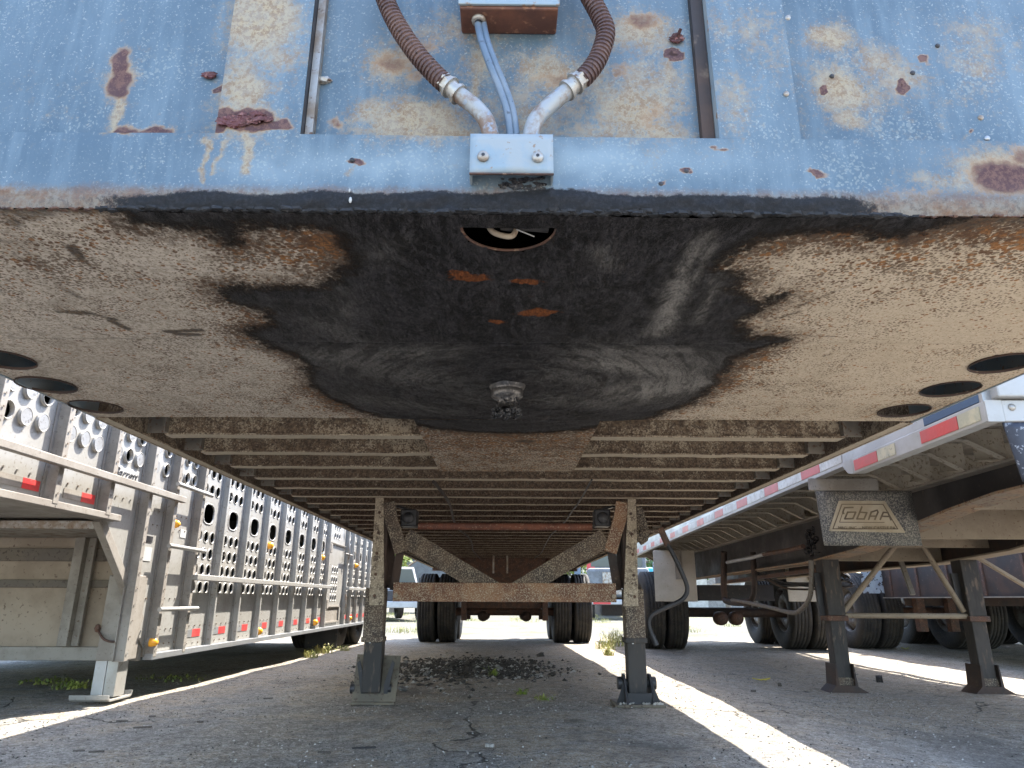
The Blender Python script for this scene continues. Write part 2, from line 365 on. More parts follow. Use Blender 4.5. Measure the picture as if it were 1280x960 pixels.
M_stone = mottled('grey_asphalt_stone', (.12,.115,.11), (.20,.19,.175), (.30,.28,.25), 9, 80, (.4,.6), (.6,.7), (.85,.95))
M_stone2 = mottled('pale_concrete_crumb', (.32,.30,.27), (.42,.40,.36), (.22,.2,.18), 9, 80, (.4,.6), (.6,.7), (.85,.95))
M_asph = mottled('dark_asphalt_crumb', (.035,.032,.028), (.085,.075,.063), (.18,.16,.135), 9, 80, (.4,.6), (.6,.7), (.85,.95))
M_grit = mottled('mixed_grit', (.16,.14,.12), (.26,.235,.20), (.07,.06,.055), 2.5, 9)
M_bark = mottled('dark_bark_flake', (.05,.04,.032), (.10,.085,.07), None, 20, 90)
M_glass = NT('dark_window_glass').out((.03,.045,.05), .08, 0)
M_amber = NT('amber_lens').out((.95,.42,.03), .25, 0); M_amber.node_tree.nodes['Principled BSDF'].inputs['Emission Strength'].default_value = 0
M_redl  = NT('red_lens').out((.6,.03,.03), .25, 0)
M_leaf  = mottled('yellow_green_leaf', (.16,.22,.035), (.26,.28,.05), (.32,.30,.08), 3, 20, (.4,.6), (.6,.7), (.5,.7))
M_leafd = mottled('green_tree_leaf', (.05,.09,.02), (.10,.16,.035), (.16,.2,.05), .8, 8, (.4,.6), (.6,.7), (.5,.7))
M_straw = mottled('dry_weed', (.40,.36,.14), (.30,.32,.09), None, 6, 20)
M_trunk = mottled('grey_brown_trunk', (.12,.09,.065), (.18,.14,.10), None, 6, 40)
M_tarp = NT('cyan_tarpaulin').out((.05,.40,.52), .5, 0)
M_pin = mottled('oily_pin_steel', (.16,.15,.14), (.07,.066,.064), (.28,.26,.24), 30, 140, (.4,.6), (.56,.7), (.25,.4), .6, .4)
M_dirtgrey = mottled('dirty_grey_rail_steel', (.15,.135,.115), (.21,.185,.15), (.12,.07,.045), 8, 60)
M_plankd = mottled('dark_oak_plank', (.05,.035,.025), (.09,.06,.04), None, 5, 60, stretch=(6,1,1))

def make_ground_mat():
    t = NT('worn_lot_ground'); xyz = t.sep()
    n0 = t.noise(.55, 6, .65); n1 = t.noise(3.2, 6, .7); n2 = t.noise(60, 4, .75); n3 = t.noise(210, 3, .8)
    grey = t.mix(t.ramp(n1, .42, .58), (.265,.25,.225), (.37,.34,.295))
    tan = t.mix(t.ramp(n2, .4, .6), (.38,.29,.19), (.48,.385,.265))
    sand = t.ramp(t.math('ADD', n0, t.math('MULTIPLY', t.math('SUBTRACT', n1, .5), .7)), .44, .60)
    midx = t.ramp(t.math('ADD', xyz[1], t.math('MULTIPLY', xyz[0], .45)), 3.2, 5.0, 0, .6)
    sand = t.math('ADD', t.math('MULTIPLY', sand, .85), midx, True)
    col = t.mix(sand, grey, tan)
    # aggregate
    n4 = t.noise(95, 5, .85); n5 = t.noise(1.4, 7, .75, t.vmap((2.2, .5, 1)), .8)
    col = t.mix(t.ramp(n5, .50, .66, 0, .5), col, (.15,.13,.105)); col = t.mix(t.ramp(n5, .46, .32, 0, .4), col, (.40,.37,.32))
    col = t.mix(t.ramp(n4, .56, .68, 0, .6), col, (.48,.45,.40)); col = t.mix(t.ramp(n4, .44, .34, 0, .85), col, (.085,.078,.07))
    col = t.mix(t.ramp(n3, .58, .68, 0, .8), col, (.55,.53,.49))
    col = t.mix(t.ramp(n3, .42, .32, 0, .8), col, (.045,.042,.04))
    peb = t.voro(38); pm = t.ramp(peb, .11, .06); gate = t.ramp(t.noise(2.0, 4), .52, .66)
    col = t.mix(t.math('MULTIPLY', pm, gate), col, (.075,.065,.055))
    for sc_, k_ in ((150, .55), (330, .5), (55, .28)):
        cv = t.cells(sc_); col = t.mix(t.ramp(cv, .62, 1.0, 0, k_), col, (.56,.54,.50)); col = t.mix(t.ramp(cv, .38, .0, 0, k_), col, (.06,.056,.05))
    pk = t.ramp(t.noise(11, 7, .8), .52, .58, 0, .45); col = t.mix(pk, col, (.13,.115,.095))
    oil = t.ramp(t.noise(.9, 6, .7, t.vmap((1,.7,1),(11,5,0))), .54, .68, 0, .55); col = t.mix(oil, col, (.10,.095,.09))
    # cracks
    wv = t.vmap((1,1,0)); dn = t.n.new('ShaderNodeMix'); dn.data_type = 'VECTOR'; dn.inputs[0].default_value = .30
    nn = t.n.new('ShaderNodeTexNoise'); nn.inputs['Scale'].default_value = 3.2; nn.inputs['Detail'].default_value = 7; t.L(wv, nn.inputs['Vector'])
    t.L(wv, dn.inputs[4]); t.L(nn.outputs['Color'], dn.inputs[5])
    ed = t.voro(.95, 'DISTANCE_TO_EDGE', dn.outputs[1]); cg = t.ramp(t.noise(1.1, 3, .5, t.vmap((1,1,1),(7,3,0))), .46, .56)
    cm = t.math('MULTIPLY', t.ramp(ed, .008, .002), cg)
    col = t.mix(t.math('MULTIPLY', cm, .8), col, (.04,.036,.03))
    # dry gravel lot beyond with straw coloured growth
    fx = t.math('ADD', xyz[1], t.math('MULTIPLY', n1, 1.5))
    far = t.ramp(fx, 12.0, 15.0)
    grav = t.mix(t.ramp(n2, .35, .65), (.085,.079,.066), (.17,.16,.13))
    grav = t.mix(t.ramp(t.noise(.9, 6, .7), .5, .62, 0, .75), grav, (.15,.145,.05))
    col = t.mix(far, col, grav)
    h = t.math('ADD', t.math('MULTIPLY', n2, 1.), t.math('ADD', t.math('MULTIPLY', n3, .6), t.math('MULTIPLY', t.cells(150), .35))); h = t.math('SUBTRACT', h, t.math('MULTIPLY', cm, 2.5))
    b = t.bump(h, .9, .009); b = t.bump(n1, .3, .03, b)
    return t.out(col, .93, 0, b, .25)
M_ground = make_ground_mat()

# ------------------------------------------------------------------ ground
xs = np.unique(np.concatenate([np.linspace(-200,-8,14), np.linspace(-8,8,200), np.linspace(8,200,14)]))
ys = np.unique(np.concatenate([np.linspace(-80,0,12), np.linspace(0,16,200), np.linspace(16,40,20), np.linspace(40,400,12)]))
gv = []; 
for y in ys:
    for x in xs:
        z = G(x, y)
        if -8 < x < 8 and 0 < y < 16:
            z += .010*mnoise.noise(Vector((x*1.1, y*1.1, 0))) + .006*mnoise.noise(Vector((x*3.7, y*3.7, 4)))
        gv.append((float(x), float(y), z))
nx = len(xs)
gf = [(j*nx+i, j*nx+i+1, (j+1)*nx+i+1, (j+1)*nx+i) for j in range(len(ys)-1) for i in range(nx-1)]
mb = MB(); mb.add(gv, gf, True)
ground = mb.build('ground', M_ground); ground['kind'] = 'structure'; ground['label'] = 'cracked sandy asphalt of the trailer lot'

# ------------------------------------------------------------------ numpy helpers for stains
def sd_poly(P, poly):                  # signed distance, positive inside
    poly = np.array(poly); n = len(poly); d = np.full(len(P), 1e9); ins = np.zeros(len(P), bool)
    for i in range(n):
        a, b = poly[i], poly[(i+1) % n]; e = b-a; w = P-a
        t = np.clip((w@e)/(e@e+1e-12), 0, 1); q = w-np.outer(t, e); d = np.minimum(d, (q*q).sum(1))
        c = ((a[1] <= P[:,1]) & (b[1] > P[:,1])) | ((b[1] <= P[:,1]) & (a[1] > P[:,1]))
        with np.errstate(divide='ignore', invalid='ignore'):
            xi = a[0] + (P[:,1]-a[1])*(e[0])/(e[1] if e[1] != 0 else 1e-9)
        ins ^= c & (P[:,0] < xi)
    return np.where(ins, 1, -1)*np.sqrt(d)
def seg_blob(P, a, b, r):
    a, b = np.array(a), np.array(b); e = b-a; w = P-a
    t = np.clip((w@e)/(e@e+1e-9), 0, 1); q = w-np.outer(t, e); return np.exp(-((q*q).sum(1))/(r*r))
def blob(P, c, rx, ry): return np.exp(-(((P[:,0]-c[0])/rx)**2+((P[:,1]-c[1])/ry)**2))
def set_attr(me, name, arr):
    a = me.attributes.new(name, 'FLOAT', 'POINT'); a.data.foreach_set('value', np.asarray(arr, dtype=np.float32))

# ================================================================== MAIN TRAILER
CZ = EYE + 0.545                       # underside height
NY = 0.90                              # front of the nose
W = 1.30
T = thing('flatbed_trailer', 'rusty trailer with blue nose and greasy underside overhead, seen from below its front', 'trailer', (0, 0, 0))

# ---- coupler plate
px = np.arange(-W, W+1e-6, .0075); py = np.arange(NY+.006, 2.147, .0075)
X, Y = np.meshgrid(px, py); P2 = np.stack([X.ravel(), Y.ravel()], 1)
def on(u, v):
    p = at_z(u, v, CZ); return (p.x, p.y)
greasepoly = [(155,252),(300,248),(450,240),(640,238),(860,245),(1000,256),(1150,262),(1215,268),(1175,274),(1130,290),(1000,288),(945,298),(900,316),
 (893,335),(925,348),(915,362),(938,376),(975,369),(945,388),(920,400),(928,424),(980,427),(955,437),(908,452),(893,478),(862,505),(800,525),(720,536),(640,541),
 (560,536),(500,525),(450,506),(402,472),(375,446),(332,430),(314,415),(345,405),(335,390),(288,373),(286,362),(330,360),(398,362),(430,345),(440,320),
 (430,300),(420,286),(380,279),(330,281),(285,277),(292,300),(285,304),(268,282),(200,281),(165,275)]
g = sd_poly(P2, [on(*p) for p in greasepoly])
rad = .52 - np.hypot(P2[:,0]-.012, P2[:,1]-1.79)
# gentle wobble so the edge is not a ruled line
wob = np.array([mnoise.noise(Vector((x*9, y*9, 1.3))) for x, y in P2])*.012
g = np.maximum(g, rad-.002) + wob
st = np.zeros(len(P2))
for (u0,v0,u1,v1,r,k) in [(90,308,100,320,.014,1.1),(100,322,116,334,.010,.9),(78,360,100,372,.018,.8),(75,390,112,392,.015,1.0),(112,392,145,400,.010,.9),(140,402,160,412,.012,1.1),
    (95,410,150,424,.012,.7),(208,415,252,413,.010,1.25),(222,418,248,419,.012,1.2),(232,451,236,451,.008,1),(170,420,205,416,.008,.6),
    (10,275,60,262,.03,.85),(20,310,50,330,.035,.65),(0,262,110,262,.02,.95),(330,340,360,330,.02,.5),(360,335,385,345,.03,.55),
    (1180,275,1280,280,.04,.75),(1190,310,1270,300,.03,.6),(1132,293,1130,305,.01,1),(995,385,1060,358,.010,.8),(1060,358,1150,320,.010,.7),(1000,390,960,402,.01,.8),
    (1125,355,1165,340,.01,.6),(995,420,1060,423,.006,.8),(1030,448,1040,445,.006,1),(1120,290,1180,278,.02,.6),(945,300,1010,285,.02,.6),(900,400,925,370,.03,.8),(880,440,920,430,.03,.7),
    (0,258,155,256,.028,1.1),(1150,270,1280,272,.035,1.05),(1000,292,1280,300,.02,.5),(0,300,40,300,.05,.6),(60,275,120,290,.02,.5),(150,360,210,400,.01,.45),(200,380,260,420,.008,.4)]:
    st = np.maximum(st, k*seg_blob(P2, on(u0,v0), on(u1,v1), r))
dens = .15 + .26*np.exp(-np.maximum(0, -g)/.10) + .10*np.clip((P2[:,1]-1.45)/.5, 0, 1)
for (u,v,rx,ry,k) in [(410,300,.07,.04,.55),(380,320,.10,.05,.28),(370,440,.06,.06,.25),(330,400,.12,.12,.18),(935,450,.10,.10,.22),(1000,310,.16,.05,.12),(30,320,.12,.10,.22),(1240,330,.2,.12,.25),(900,480,.1,.12,.25),(420,505,.1,.1,.25),(1250,290,.2,.05,.4)]:
    dens += k*blob(P2, on(u,v), rx, ry)
shn = np.zeros(len(P2))  # bright reflection bands on the grease, painted as a lighter colour
for (u0,v0,u1,v1,r,k) in [(828,408,850,350,.022,1.4),(850,350,868,300,.010,1.0),(868,350,890,300,.008,.8),(850,335,885,290,.014,.75),(820,415,838,395,.028,.8),(870,400,900,340,.016,.5),(760,450,850,460,.10,.8),(800,490,850,480,.10,1.3),(760,455,850,470,.06,1.2),(760,440,860,440,.035,.7),(400,445,560,440,.05,.55),(560,470,590,500,.05,.25),(440,450,520,470,.09,.45),
    (400,400,460,430,.05,.25),(545,480,600,490,.10,.22),(700,470,760,480,.08,.35),(430,390,420,360,.03,.3),(500,300,470,320,.03,.2),(690,500,760,505,.06,.4),(460,500,560,515,.05,.3),(750,310,760,330,.02,.35),(620,455,680,455,.05,.1)]:
    shn = np.maximum(shn, k*seg_blob(P2, on(u0,v0), on(u1,v1), r))
org = np.zeros(len(P2))
for (u,v,rx,ry,k) in [(578,340,.03,.018,1.1),(592,347,.04,.014,1.1),(660,350,.035,.012,1.0),(676,388,.05,.014,1.1),(585,343,.045,.016,1.0),(603,348,.03,.014,.85),(662,352,.026,.014,.9),(671,390,.042,.018,1.05),(622,401,.027,.014,1.05),(655,368,.03,.012,.4),(640,407,.03,.008,.35),(590,368,.02,.008,.4),(640,375,.08,.05,.22)]:
    org = np.maximum(org, k*blob(P2, on(u,v), rx, ry))
holes = [(on(10-8,450), .072), (on(58,482), .072), (on(120,509), .072), (on(1254,455), .072), (on(1188,487), .072), (on(1130,514), .072)]
hf = (on(636,283)[0], NY+.045, .073)
zz = np.full(len(P2), CZ)
zz += np.array([mnoise.noise(Vector((x*2.0, y*2.4, 8))) for x, y in P2])*.004
thick = np.clip(g/.03, 0, 1)
lump = np.array([mnoise.noise(Vector((x*26, y*20, 5)))+.7*mnoise.noise(Vector((x*70, y*45, 2))) for x, y in P2])
zz -= thick*(.0028+.0022*lump)
seam = on(640, 429)[1]
zz += np.where(P2[:,1] > seam, .004, 0) 
zz += .003*np.exp(-((P2[:,1]-seam)/.006)**2)
XY = P2.copy(); keep = np.ones(len(P2), bool)
for (c, r) in holes:
    d = np.hypot(XY[:,0]-c[0], XY[:,1]-c[1]); near = np.abs(d-r) < .0045
    XY[near] = np.array(c) + (XY[near]-np.array(c))*(r/d[near])[:,None]
d = np.hypot(XY[:,0]-hf[0], XY[:,1]-hf[1]); near = (np.abs(d-hf[2]) < .0045) & (XY[:,1] > hf[1])
XY[near] = np.array(hf[:2]) + (XY[near]-np.array(hf[:2]))*(hf[2]/d[near])[:,None]
ncol = len(px); nrow = len(py)
faces = []
cx = (px[:-1]+px[1:])/2; cy = (py[:-1]+py[1:])/2
for j in range(nrow-1):
    for i in range(ncol-1):
        bad = False
        for (c, r) in holes:
            if (cx[i]-c[0])**2+(cy[j]-c[1])**2 < r*r: bad = True; break
        if cy[j] > hf[1] and (cx[i]-hf[0])**2+(cy[j]-hf[1])**2 < hf[2]**2: bad = True
        if not bad: faces.append((j*ncol+i, (j+1)*ncol+i, (j+1)*ncol+i+1, j*ncol+i+1))
me = bpy.data.meshes.new('coupler_plate')
me.from_pydata([(float(a), float(b), float(c)) for (a, b), c in zip(XY, zz)], [], faces)
me.polygons.foreach_set('use_smooth', [True]*len(me.polygons)); me.materials.append(M_plate)
for nm, ar in (('grease', g), ('stain', st), ('rustiness', dens), ('painted_sheen', shn), ('orange', org)): set_attr(me, nm, ar)
me.update()
plate = link('coupler_plate', me, T, label='tan dusty underside plate smeared with black grease')
for (c, r) in holes:
    MB().lathe([(r+.0015, .0), (r, -.001), (r-.001, .0), (r-.001, .006)], (c[0], c[1], CZ-.0005), 'z', 40).build('hole_rim', M_brownframe, plate)
rim = [(hf[0]+hf[2]*math.cos(a), hf[1]+hf[2]*math.sin(a), CZ-.001) for a in np.linspace(0, math.pi, 25)]
MB().tube(rim, .0025, 6).build('hole_rim', M_rust, plate)
# closed space over the plate
MB().box(-1.292, 1.292, NY+.012, 2.147, CZ+.11, CZ+.13).build('inner_floor', M_void, T)
MB().box(-1.17, 1.17, 2.135, 2.141, CZ+.012, CZ+.11).build('plate_end_web', M_rust, T)
# extension plate under the first crossmembers
ex = np.linspace(-.292, .300, 80); ey = np.linspace(2.146, 3.06, 110); EX, EY = np.meshgrid(ex, ey); PE = np.stack([EX.ravel(), EY.ravel()], 1)
me = bpy.data.meshes.new('extension_plate'); ez = CZ-.002+.003*np.clip((2.28-PE[:,1])/.13, 0, 1)
me.from_pydata([(float(a[0]), float(a[1] + (.05*(a[0]+.3)*-.35 if a[1] > 3.0 else 0)), float(z)) for a, z in zip(PE, ez)], [], [(j*80+i, (j+1)*80+i, (j+1)*80+i+1, j*80+i+1) for j in range(109) for i in range(79)])
me.materials.append(M_plate)
ge = .52-np.hypot(PE[:,0]-.012, PE[:,1]-1.79)-.002
se = np.maximum(1.3*blob(PE, on(655,551), .045, .03), .0)
for nm, ar in (('grease', ge), ('stain', se), ('rustiness', .50+.20*blob(PE, (0,2.4), .4, .2)), ('painted_sheen', ge*0), ('orange', ge*0)): set_attr(me, nm, ar)
link('extension_plate', me, T, label='narrow tan plate bolted over the first crossmembers')

# ---- kingpin, caked with grease
kp = on(635, 491); kx, ky = .003, 1.785
mb = MB(); mb.lathe([(.050,.004),(.046,-.004),(.0415,-.008),(.0425,-.012),(.0425,-.026),(.039,-.030),(.029,-.034),(.0275,-.056),(.033,-.062)], (kx, ky, CZ), 'z', 28)
kobj = mb.build('kingpin', M_pin, T, label='steel coupling pin caked in black grease')
mb = MB()
for i in range(90):
    a = random.uniform(0, 6.28); r = .034*math.sqrt(random.random()); z = -.062-.018*random.random()
    mb.ball((kx+r*math.cos(a)*1.1, ky+r*math.sin(a), CZ+z), random.uniform(.004,.010), 6, (1,1,random.uniform(.6,1)), .25)
for i in range(60):
    a = random.uniform(0, 6.28); z = random.uniform(-.055, -.026)
    mb.ball((kx+.029*math.cos(a), ky+.029*math.sin(a), CZ+z), random.uniform(.002,.005), 5, (1,1,1), .3)
mb.build('grease_lumps', M_grease, kobj, kind='stuff')

# ---- nose: bottom rail, posts, recessed panels (dense sheets carry the stains)
def onw(u, v, y=NY):
    p = at_y(u, v, y); return (p.x, p.z)
def wall_sheet(name, x0, x1, z0, z1, yfun, label=None, parent=T, step=.006):
    gx = np.linspace(x0, x1, max(2, int((x1-x0)/step)+1)); gz = np.linspace(z0, z1, max(2, int((z1-z0)/step)+1))
    GX, GZ = np.meshgrid(gx, gz); P = np.stack([GX.ravel(), GZ.ravel()], 1)
    yy = np.array([yfun(a, b) for a, b in P]); P0 = P
    wx = np.array([mnoise.noise(Vector((a*22, b*22, 1)))+.6*mnoise.noise(Vector((a*60, b*60, 5))) for a, b in P]); wz = np.array([mnoise.noise(Vector((a*22, b*22, 11)))+.6*mnoise.noise(Vector((a*60, b*60, 15))) for a, b in P])
    P = P + np.stack([wx, wz], 1)*.013
    ru = np.zeros(len(P)); ta = np.full(len(P), .0); wh = np.zeros(len(P)); gr = np.zeros(len(P)); gm = np.zeros(len(P))
    for (u,v,rx,rz,k) in RUST:
        k = k*(.62 if k < .75 else 1)
        ru = np.maximum(ru, k*blob(P, onw(u,v), rx*.00125, rz*.00125))
    for (u,v,rx,rz,k) in TAN: ta = np.maximum(ta, k*blob(P, onw(u,v), rx*.00125, rz*.00125))
    for (u0,v0,u1,v1,r,k) in STREAK: ta = np.maximum(ta, k*seg_blob(P, onw(u0,v0), onw(u1,v1), r*.00125))
    for (u,v,rx,rz,k) in PALE: wh = np.maximum(wh, k*blob(P, onw(u,v), rx*.00125, rz*.00125))
    P = P0
    lowz = np.clip((CZ+.060-P[:,1])/.048, 0, 1.3); gm = lowz*1.0
    cent = np.exp(-((P[:,0]+.02)/.60)**6)
    gr = np.clip((CZ+.045-P[:,1]+.02*np.array([mnoise.noise(Vector((a*7, 0, 3))) for a in P[:,0]]))/.03, 0, 1)*cent
    n1, n2 = len(gx), len(gz)
    me = bpy.data.meshes.new(name)
    lp = np.array([mnoise.noise(Vector((a*30, b*60, 2)))+.6*mnoise.noise(Vector((a*90, b*120, 7))) for a, b in P])
    yy = yy - np.clip(gr, 0, 1)*(.0025+.004*lp)
    me.from_pydata([(float(a), float(y), float(b)) for (a, b), y in zip(P, yy)], [], [(j*n1+i, j*n1+i+1, (j+1)*n1+i+1, (j+1)*n1+i) for j in range(n2-1) for i in range(n1-1)])
    me.polygons.foreach_set('use_smooth', [True]*len(me.polygons)); me.materials.append(M_blue)
    for nm, ar in (('rust', ru), ('tan', ta), ('pale', wh), ('grease', gr), ('grime', gm)): set_attr(me, nm, ar)
    me.update(); return link(name, me, parent, label=label)
RUST = [(138,60,15,19,1.1),(138,88,16,19,1.1),(150,153,18,8,1.0),(172,150,30,10,1.1),(192,154,16,10,.9),(283,150,18,12,1.6),(312,147,22,15,1.9),(340,156,22,5,1.2),(262,94,9,5,1.1),(415,137,16,11,.7),
  (490,62,34,22,.68),(530,38,26,16,.6),(520,75,20,10,.6),(548,164,36,4,.7),(697,80,34,18,.62),(782,70,18,15,.66),(822,128,26,36,.55),(806,8,34,20,.72),(845,48,9,8,1.9),(855,50,8,6,1.2),
  (1141,91,6,5,2.0),(1040,95,4,4,1.6),(1172,57,5,5,1.1),(1256,222,44,24,.85),(1228,226,16,16,.6),(1275,195,24,20,.7),(440,200,8,4,1.8),(858,214,4,4,1.8),(826,230,3,3,1.8),(900,186,10,3,.8),(1021,214,14,2,.9),
  (1150,240,50,12,.5),(0,240,60,10,.6),(60,244,40,8,.5),(640,8,50,12,.45),(590,168,10,4,.6),(1226,147,3,3,1.3),(1138,245,50,9,.5),(30,243,30,8,.6),(1200,262,60,10,.6)]
TAN = [(660,110,180,70,.30),(820,110,60,90,.45),(520,150,90,30,.6),(330,80,60,90,.35),(1080,90,120,80,.32),(560,20,80,40,.35),(960,60,60,90,.22),(1240,30,60,60,.3),(780,150,90,30,.45),(520,130,80,38,.62),(460,120,40,28,.5),(560,150,50,20,.55),(490,60,55,40,.5),(600,60,40,50,.42),(690,70,60,45,.52),(660,130,70,40,.45),(800,120,60,60,.58),(830,150,40,30,.55),(800,20,70,40,.55),(760,90,40,50,.4),
  (325,20,55,60,.8),(300,110,45,40,.62),(325,30,60,45,.55),(300,90,40,40,.45),(350,70,40,30,.42),(300,150,60,30,.5),(1050,28,42,30,.62),(1064,95,50,42,.62),(1110,60,50,38,.45),(1075,130,30,20,.5),(1140,80,50,30,.42),(940,40,40,60,.30),(920,130,30,60,.35),(1240,60,40,50,.35),(1250,210,70,36,.55),
  (138,78,24,44,.5),(172,152,42,14,.5),(305,145,60,26,.55),(1180,225,60,20,.4),(60,100,60,60,.10),(900,30,30,60,.3),(1226,60,40,80,.28)]
STREAK = [(135,105,132,160,8,.62),(258,175,252,225,5,.55),(278,175,272,215,5,.5),(312,170,306,218,8,.62),(330,5,330,60,8,.4),(600,50,590,110,9,.5),(842,60,840,100,8,.5),(440,205,438,222,6,.4),(1226,150,1224,178,6,.3)]
PALE = [(700,200,200,25,.9),(480,205,150,24,.7),(860,200,120,25,.5),(330,60,40,70,.4),(330,210,60,20,.6),(940,120,50,70,.2),(1150,190,200,15,.1)]
RTOP = CZ + .129
def rail_y(x, z):
    t = (z-(CZ+.002))/.03
    y = NY + (.006*(1-t)**2 if t < 1 else 0)
    d = .0022*mnoise.noise(Vector((x*3.0, z*12, 2)))
    return y + d
rail = wall_sheet('nose_rail', -W, W, CZ+.0015, RTOP, rail_y, 'faded blue bottom rail of the nose, black with grease along its lower edge', step=.005)
MB().box(-W, W, NY+.003, NY+.030, RTOP-.002, RTOP+.0005).build('rail_lip', M_bracket, T)
ZT = 2.35
Lp = [(-W, onw(268,165)[0]), (onw(375,165)[0], onw(878,172)[0]+.003), (onw(1003,178)[0], W)]
for (a, b) in Lp:
    wall_sheet('nose_panel', a-.01, b+.01, RTOP-.006, ZT if False else 1.62, lambda x, z: NY+.032+.004*mnoise.noise(Vector((x*2.2, z*2.2, 6))), step=.008)
    MB().box(a-.01, b+.01, NY+.034, NY+.044, 1.62, ZT).build('nose_panel', M_bracket, T)
posts = [(onw(268,165)[0], onw(375,165)[0]), (onw(900,172)[0], onw(1003,178)[0])]
for k, (a, b) in enumerate(posts):
    p = wall_sheet('nose_post', a, b, RTOP+.001, 1.62, lambda x, z: NY+.002+.0016*mnoise.noise(Vector((x*4, z*3, 9))), step=.006)
    MB().box(a, a+.003, NY+.004, NY+.036, RTOP, ZT).build('post_side', M_bracket, p)
    MB().box(b-.003, b, NY+.004, NY+.036, RTOP, ZT).build('post_side', M_dark if k == 0 else M_bracket, p)
    if k == 1: MB().box(a-.0205, a-.001, NY+.018, NY+.036, RTOP, ZT).build('post_gap', M_brownframe, p)
    if k == 0: MB().box(b+.001, b+.013, NY+.018, NY+.036, RTOP, ZT).build('post_gap', M_galv, p)
    MB().box(a, b, NY+.004, NY+.02, 1.62, ZT).build('post_top', M_bracket, p)
MB().box(-W, W, NY-.002, NY+.05, ZT, ZT+.08).build('top_rail', M_bracket, T)
# back of the bulkhead
MB().box(-W, W, NY+.046, NY+.052, CZ+.13, ZT).build('bulkhead_back', M_rust, T)
# torn rust craters and hanging fastenings on the nose
def crater(u, v, w, h, y, nm='rust_scab'):
    c = at_y(u, v, y); mb = MB()
    for i in range(26):
        a = random.uniform(0, 6.28); r = math.sqrt(random.random())
        mb.ball((c.x+r*w*math.cos(a)*.00125, y+random.uniform(-.0015,.001), c.z+r*h*math.sin(a)*.00125), random.uniform(.003,.007), 6, (1.4,.35,.8), .45)
    return mb.build(nm, M_brown_hole, T)
crater(312,148,24,8,NY); crater(288,152,14,6,NY); crater(262,94,7,3,NY+.028); crater(845,48,6,5,NY+.028)
mb = MB(); a = at_y(845,50,NY+.03); mb.bar(a, a+Vector((.006,-.012,.012)), .004, .004); mb.lathe([(.0,-.004),(.006,-.004),(.007,0)], a, 'y', 12).build('nose_bolt', M_brown_hole, T)
mb = MB(); a = at_y(404,101,NY+.03); mb.ball(a, .010, 8, (1.3,.8,.6), .25); mb.ball(a+Vector((-.012,-.002,.001)), .006, 6, (1.6,.7,.6), .3); mb.build('bent_fastener', M_galv, T)
for (u, v) in [(440,200),(858,214),(826,230),(1141,91),(1040,95),(1226,147),(1172,57),(985,22),(983,117)]:
    y = NY-.0005 if v > 175 else (NY+.0305 if not (900 < u < 1003) else NY+.0)
    a = at_y(u, v, y); r = .0035 if (u, v) not in [(1226,147),(985,22),(983,117)] else .004
    MB().lathe([(0,-.0015),(r,-.0012),(r*1.15,.001)], a, 'y', 12).build('rivet_hole' if r < .004 else 'rivet', M_black if r < .004 else M_galv, T)
a = at_y(1234,173,NY+.0305); MB().lathe([(0,-.002),(.004,-.0015),(.0045,.001)], a, 'y', 12).build('rivet', M_alurail, T)
# pale drips on the seam
for (u, v, r) in [(437,238,.0022),(438,250,.0035)]:
    a = at_y(u, v, NY-.004); MB().ball(a, r, 8, (.7,.6,1.5)).build('paint_drip', M_white, T)
# seam weld line
mb, mb2 = MB(), MB()
for k in range(420):
    x = -W+k*2*W/419; c_ = abs(x) < .60+.04*mnoise.noise(Vector((x*9, 0, 0)))
    r = random.uniform(.004,.0075) if c_ else random.uniform(.0022,.0034)
    (mb if c_ else mb2).ball((x+random.uniform(-.004,.004), NY+.006+random.uniform(-.002,.004), CZ+.001+random.uniform(-.001,.002)), r, 6, (2.0,1.1,.65), .3)
mb.build('grease_bead', M_greasedull, T, kind='stuff'); mb2.build('weld_bead', M_rust, T, kind='stuff')

# ---- bracket plate, bolts, conduits, cable, junction box
BY = NY-.027
a, b = onw(588,167,BY), onw(692,219,BY)
mb = MB(); x0, x1, z1, z0 = a[0], b[0], a[1], b[1]
n = 12; vs = []; fs = []
for j in range(7):
    for i in range(n+1):
        s = i/n; t = j/6; vs.append((x0+(x1-x0)*s, BY-.002*math.sin(s*math.pi)*(1-t), z0+(z1-z0)*t+.003*math.sin(s*math.pi)*(1-t)))
for j in range(6):
    for i in range(n): fs.append((j*(n+1)+i, j*(n+1)+i+1, (j+1)*(n+1)+i+1, (j+1)*(n+1)+i))
mb.add(vs, fs, True); br = mb.build('hose_bracket', M_bracket, T, label='pale blue bracket plate with two round head bolts')
MB().box(x0, x0+.003, BY+.003, NY-.001, z0, z1).build('bracket_side', M_bracket, br); MB().box(x1-.003, x1, BY+.003, NY-.001, z0, z1).build('bracket_side', M_bracket, br); MB().box(x0, x1, BY-.0035, BY-.0005, z0-.001, z0+.0012).build('bracket_edge', M_rust, br)
m = br.modifiers.new('solid', 'SOLIDIFY'); m.thickness = .003; m.offset = -1
for (u, v) in [(604,196),(672,197)]:
    c = at_y(u, v, BY-.0015); mb = MB(); mb.lathe([(0,-.0055),(.003,-.006),(.0075,-.0045),(.0088,-.001),(.0088,0)], c, 'y', 20); bo = mb.build('bolt', M_galv, br)
    MB().lathe([(0,-.0065),(.0028,-.0064),(.003,-.004)], c, 'y', 6, False).build('hex_socket', M_black, bo)
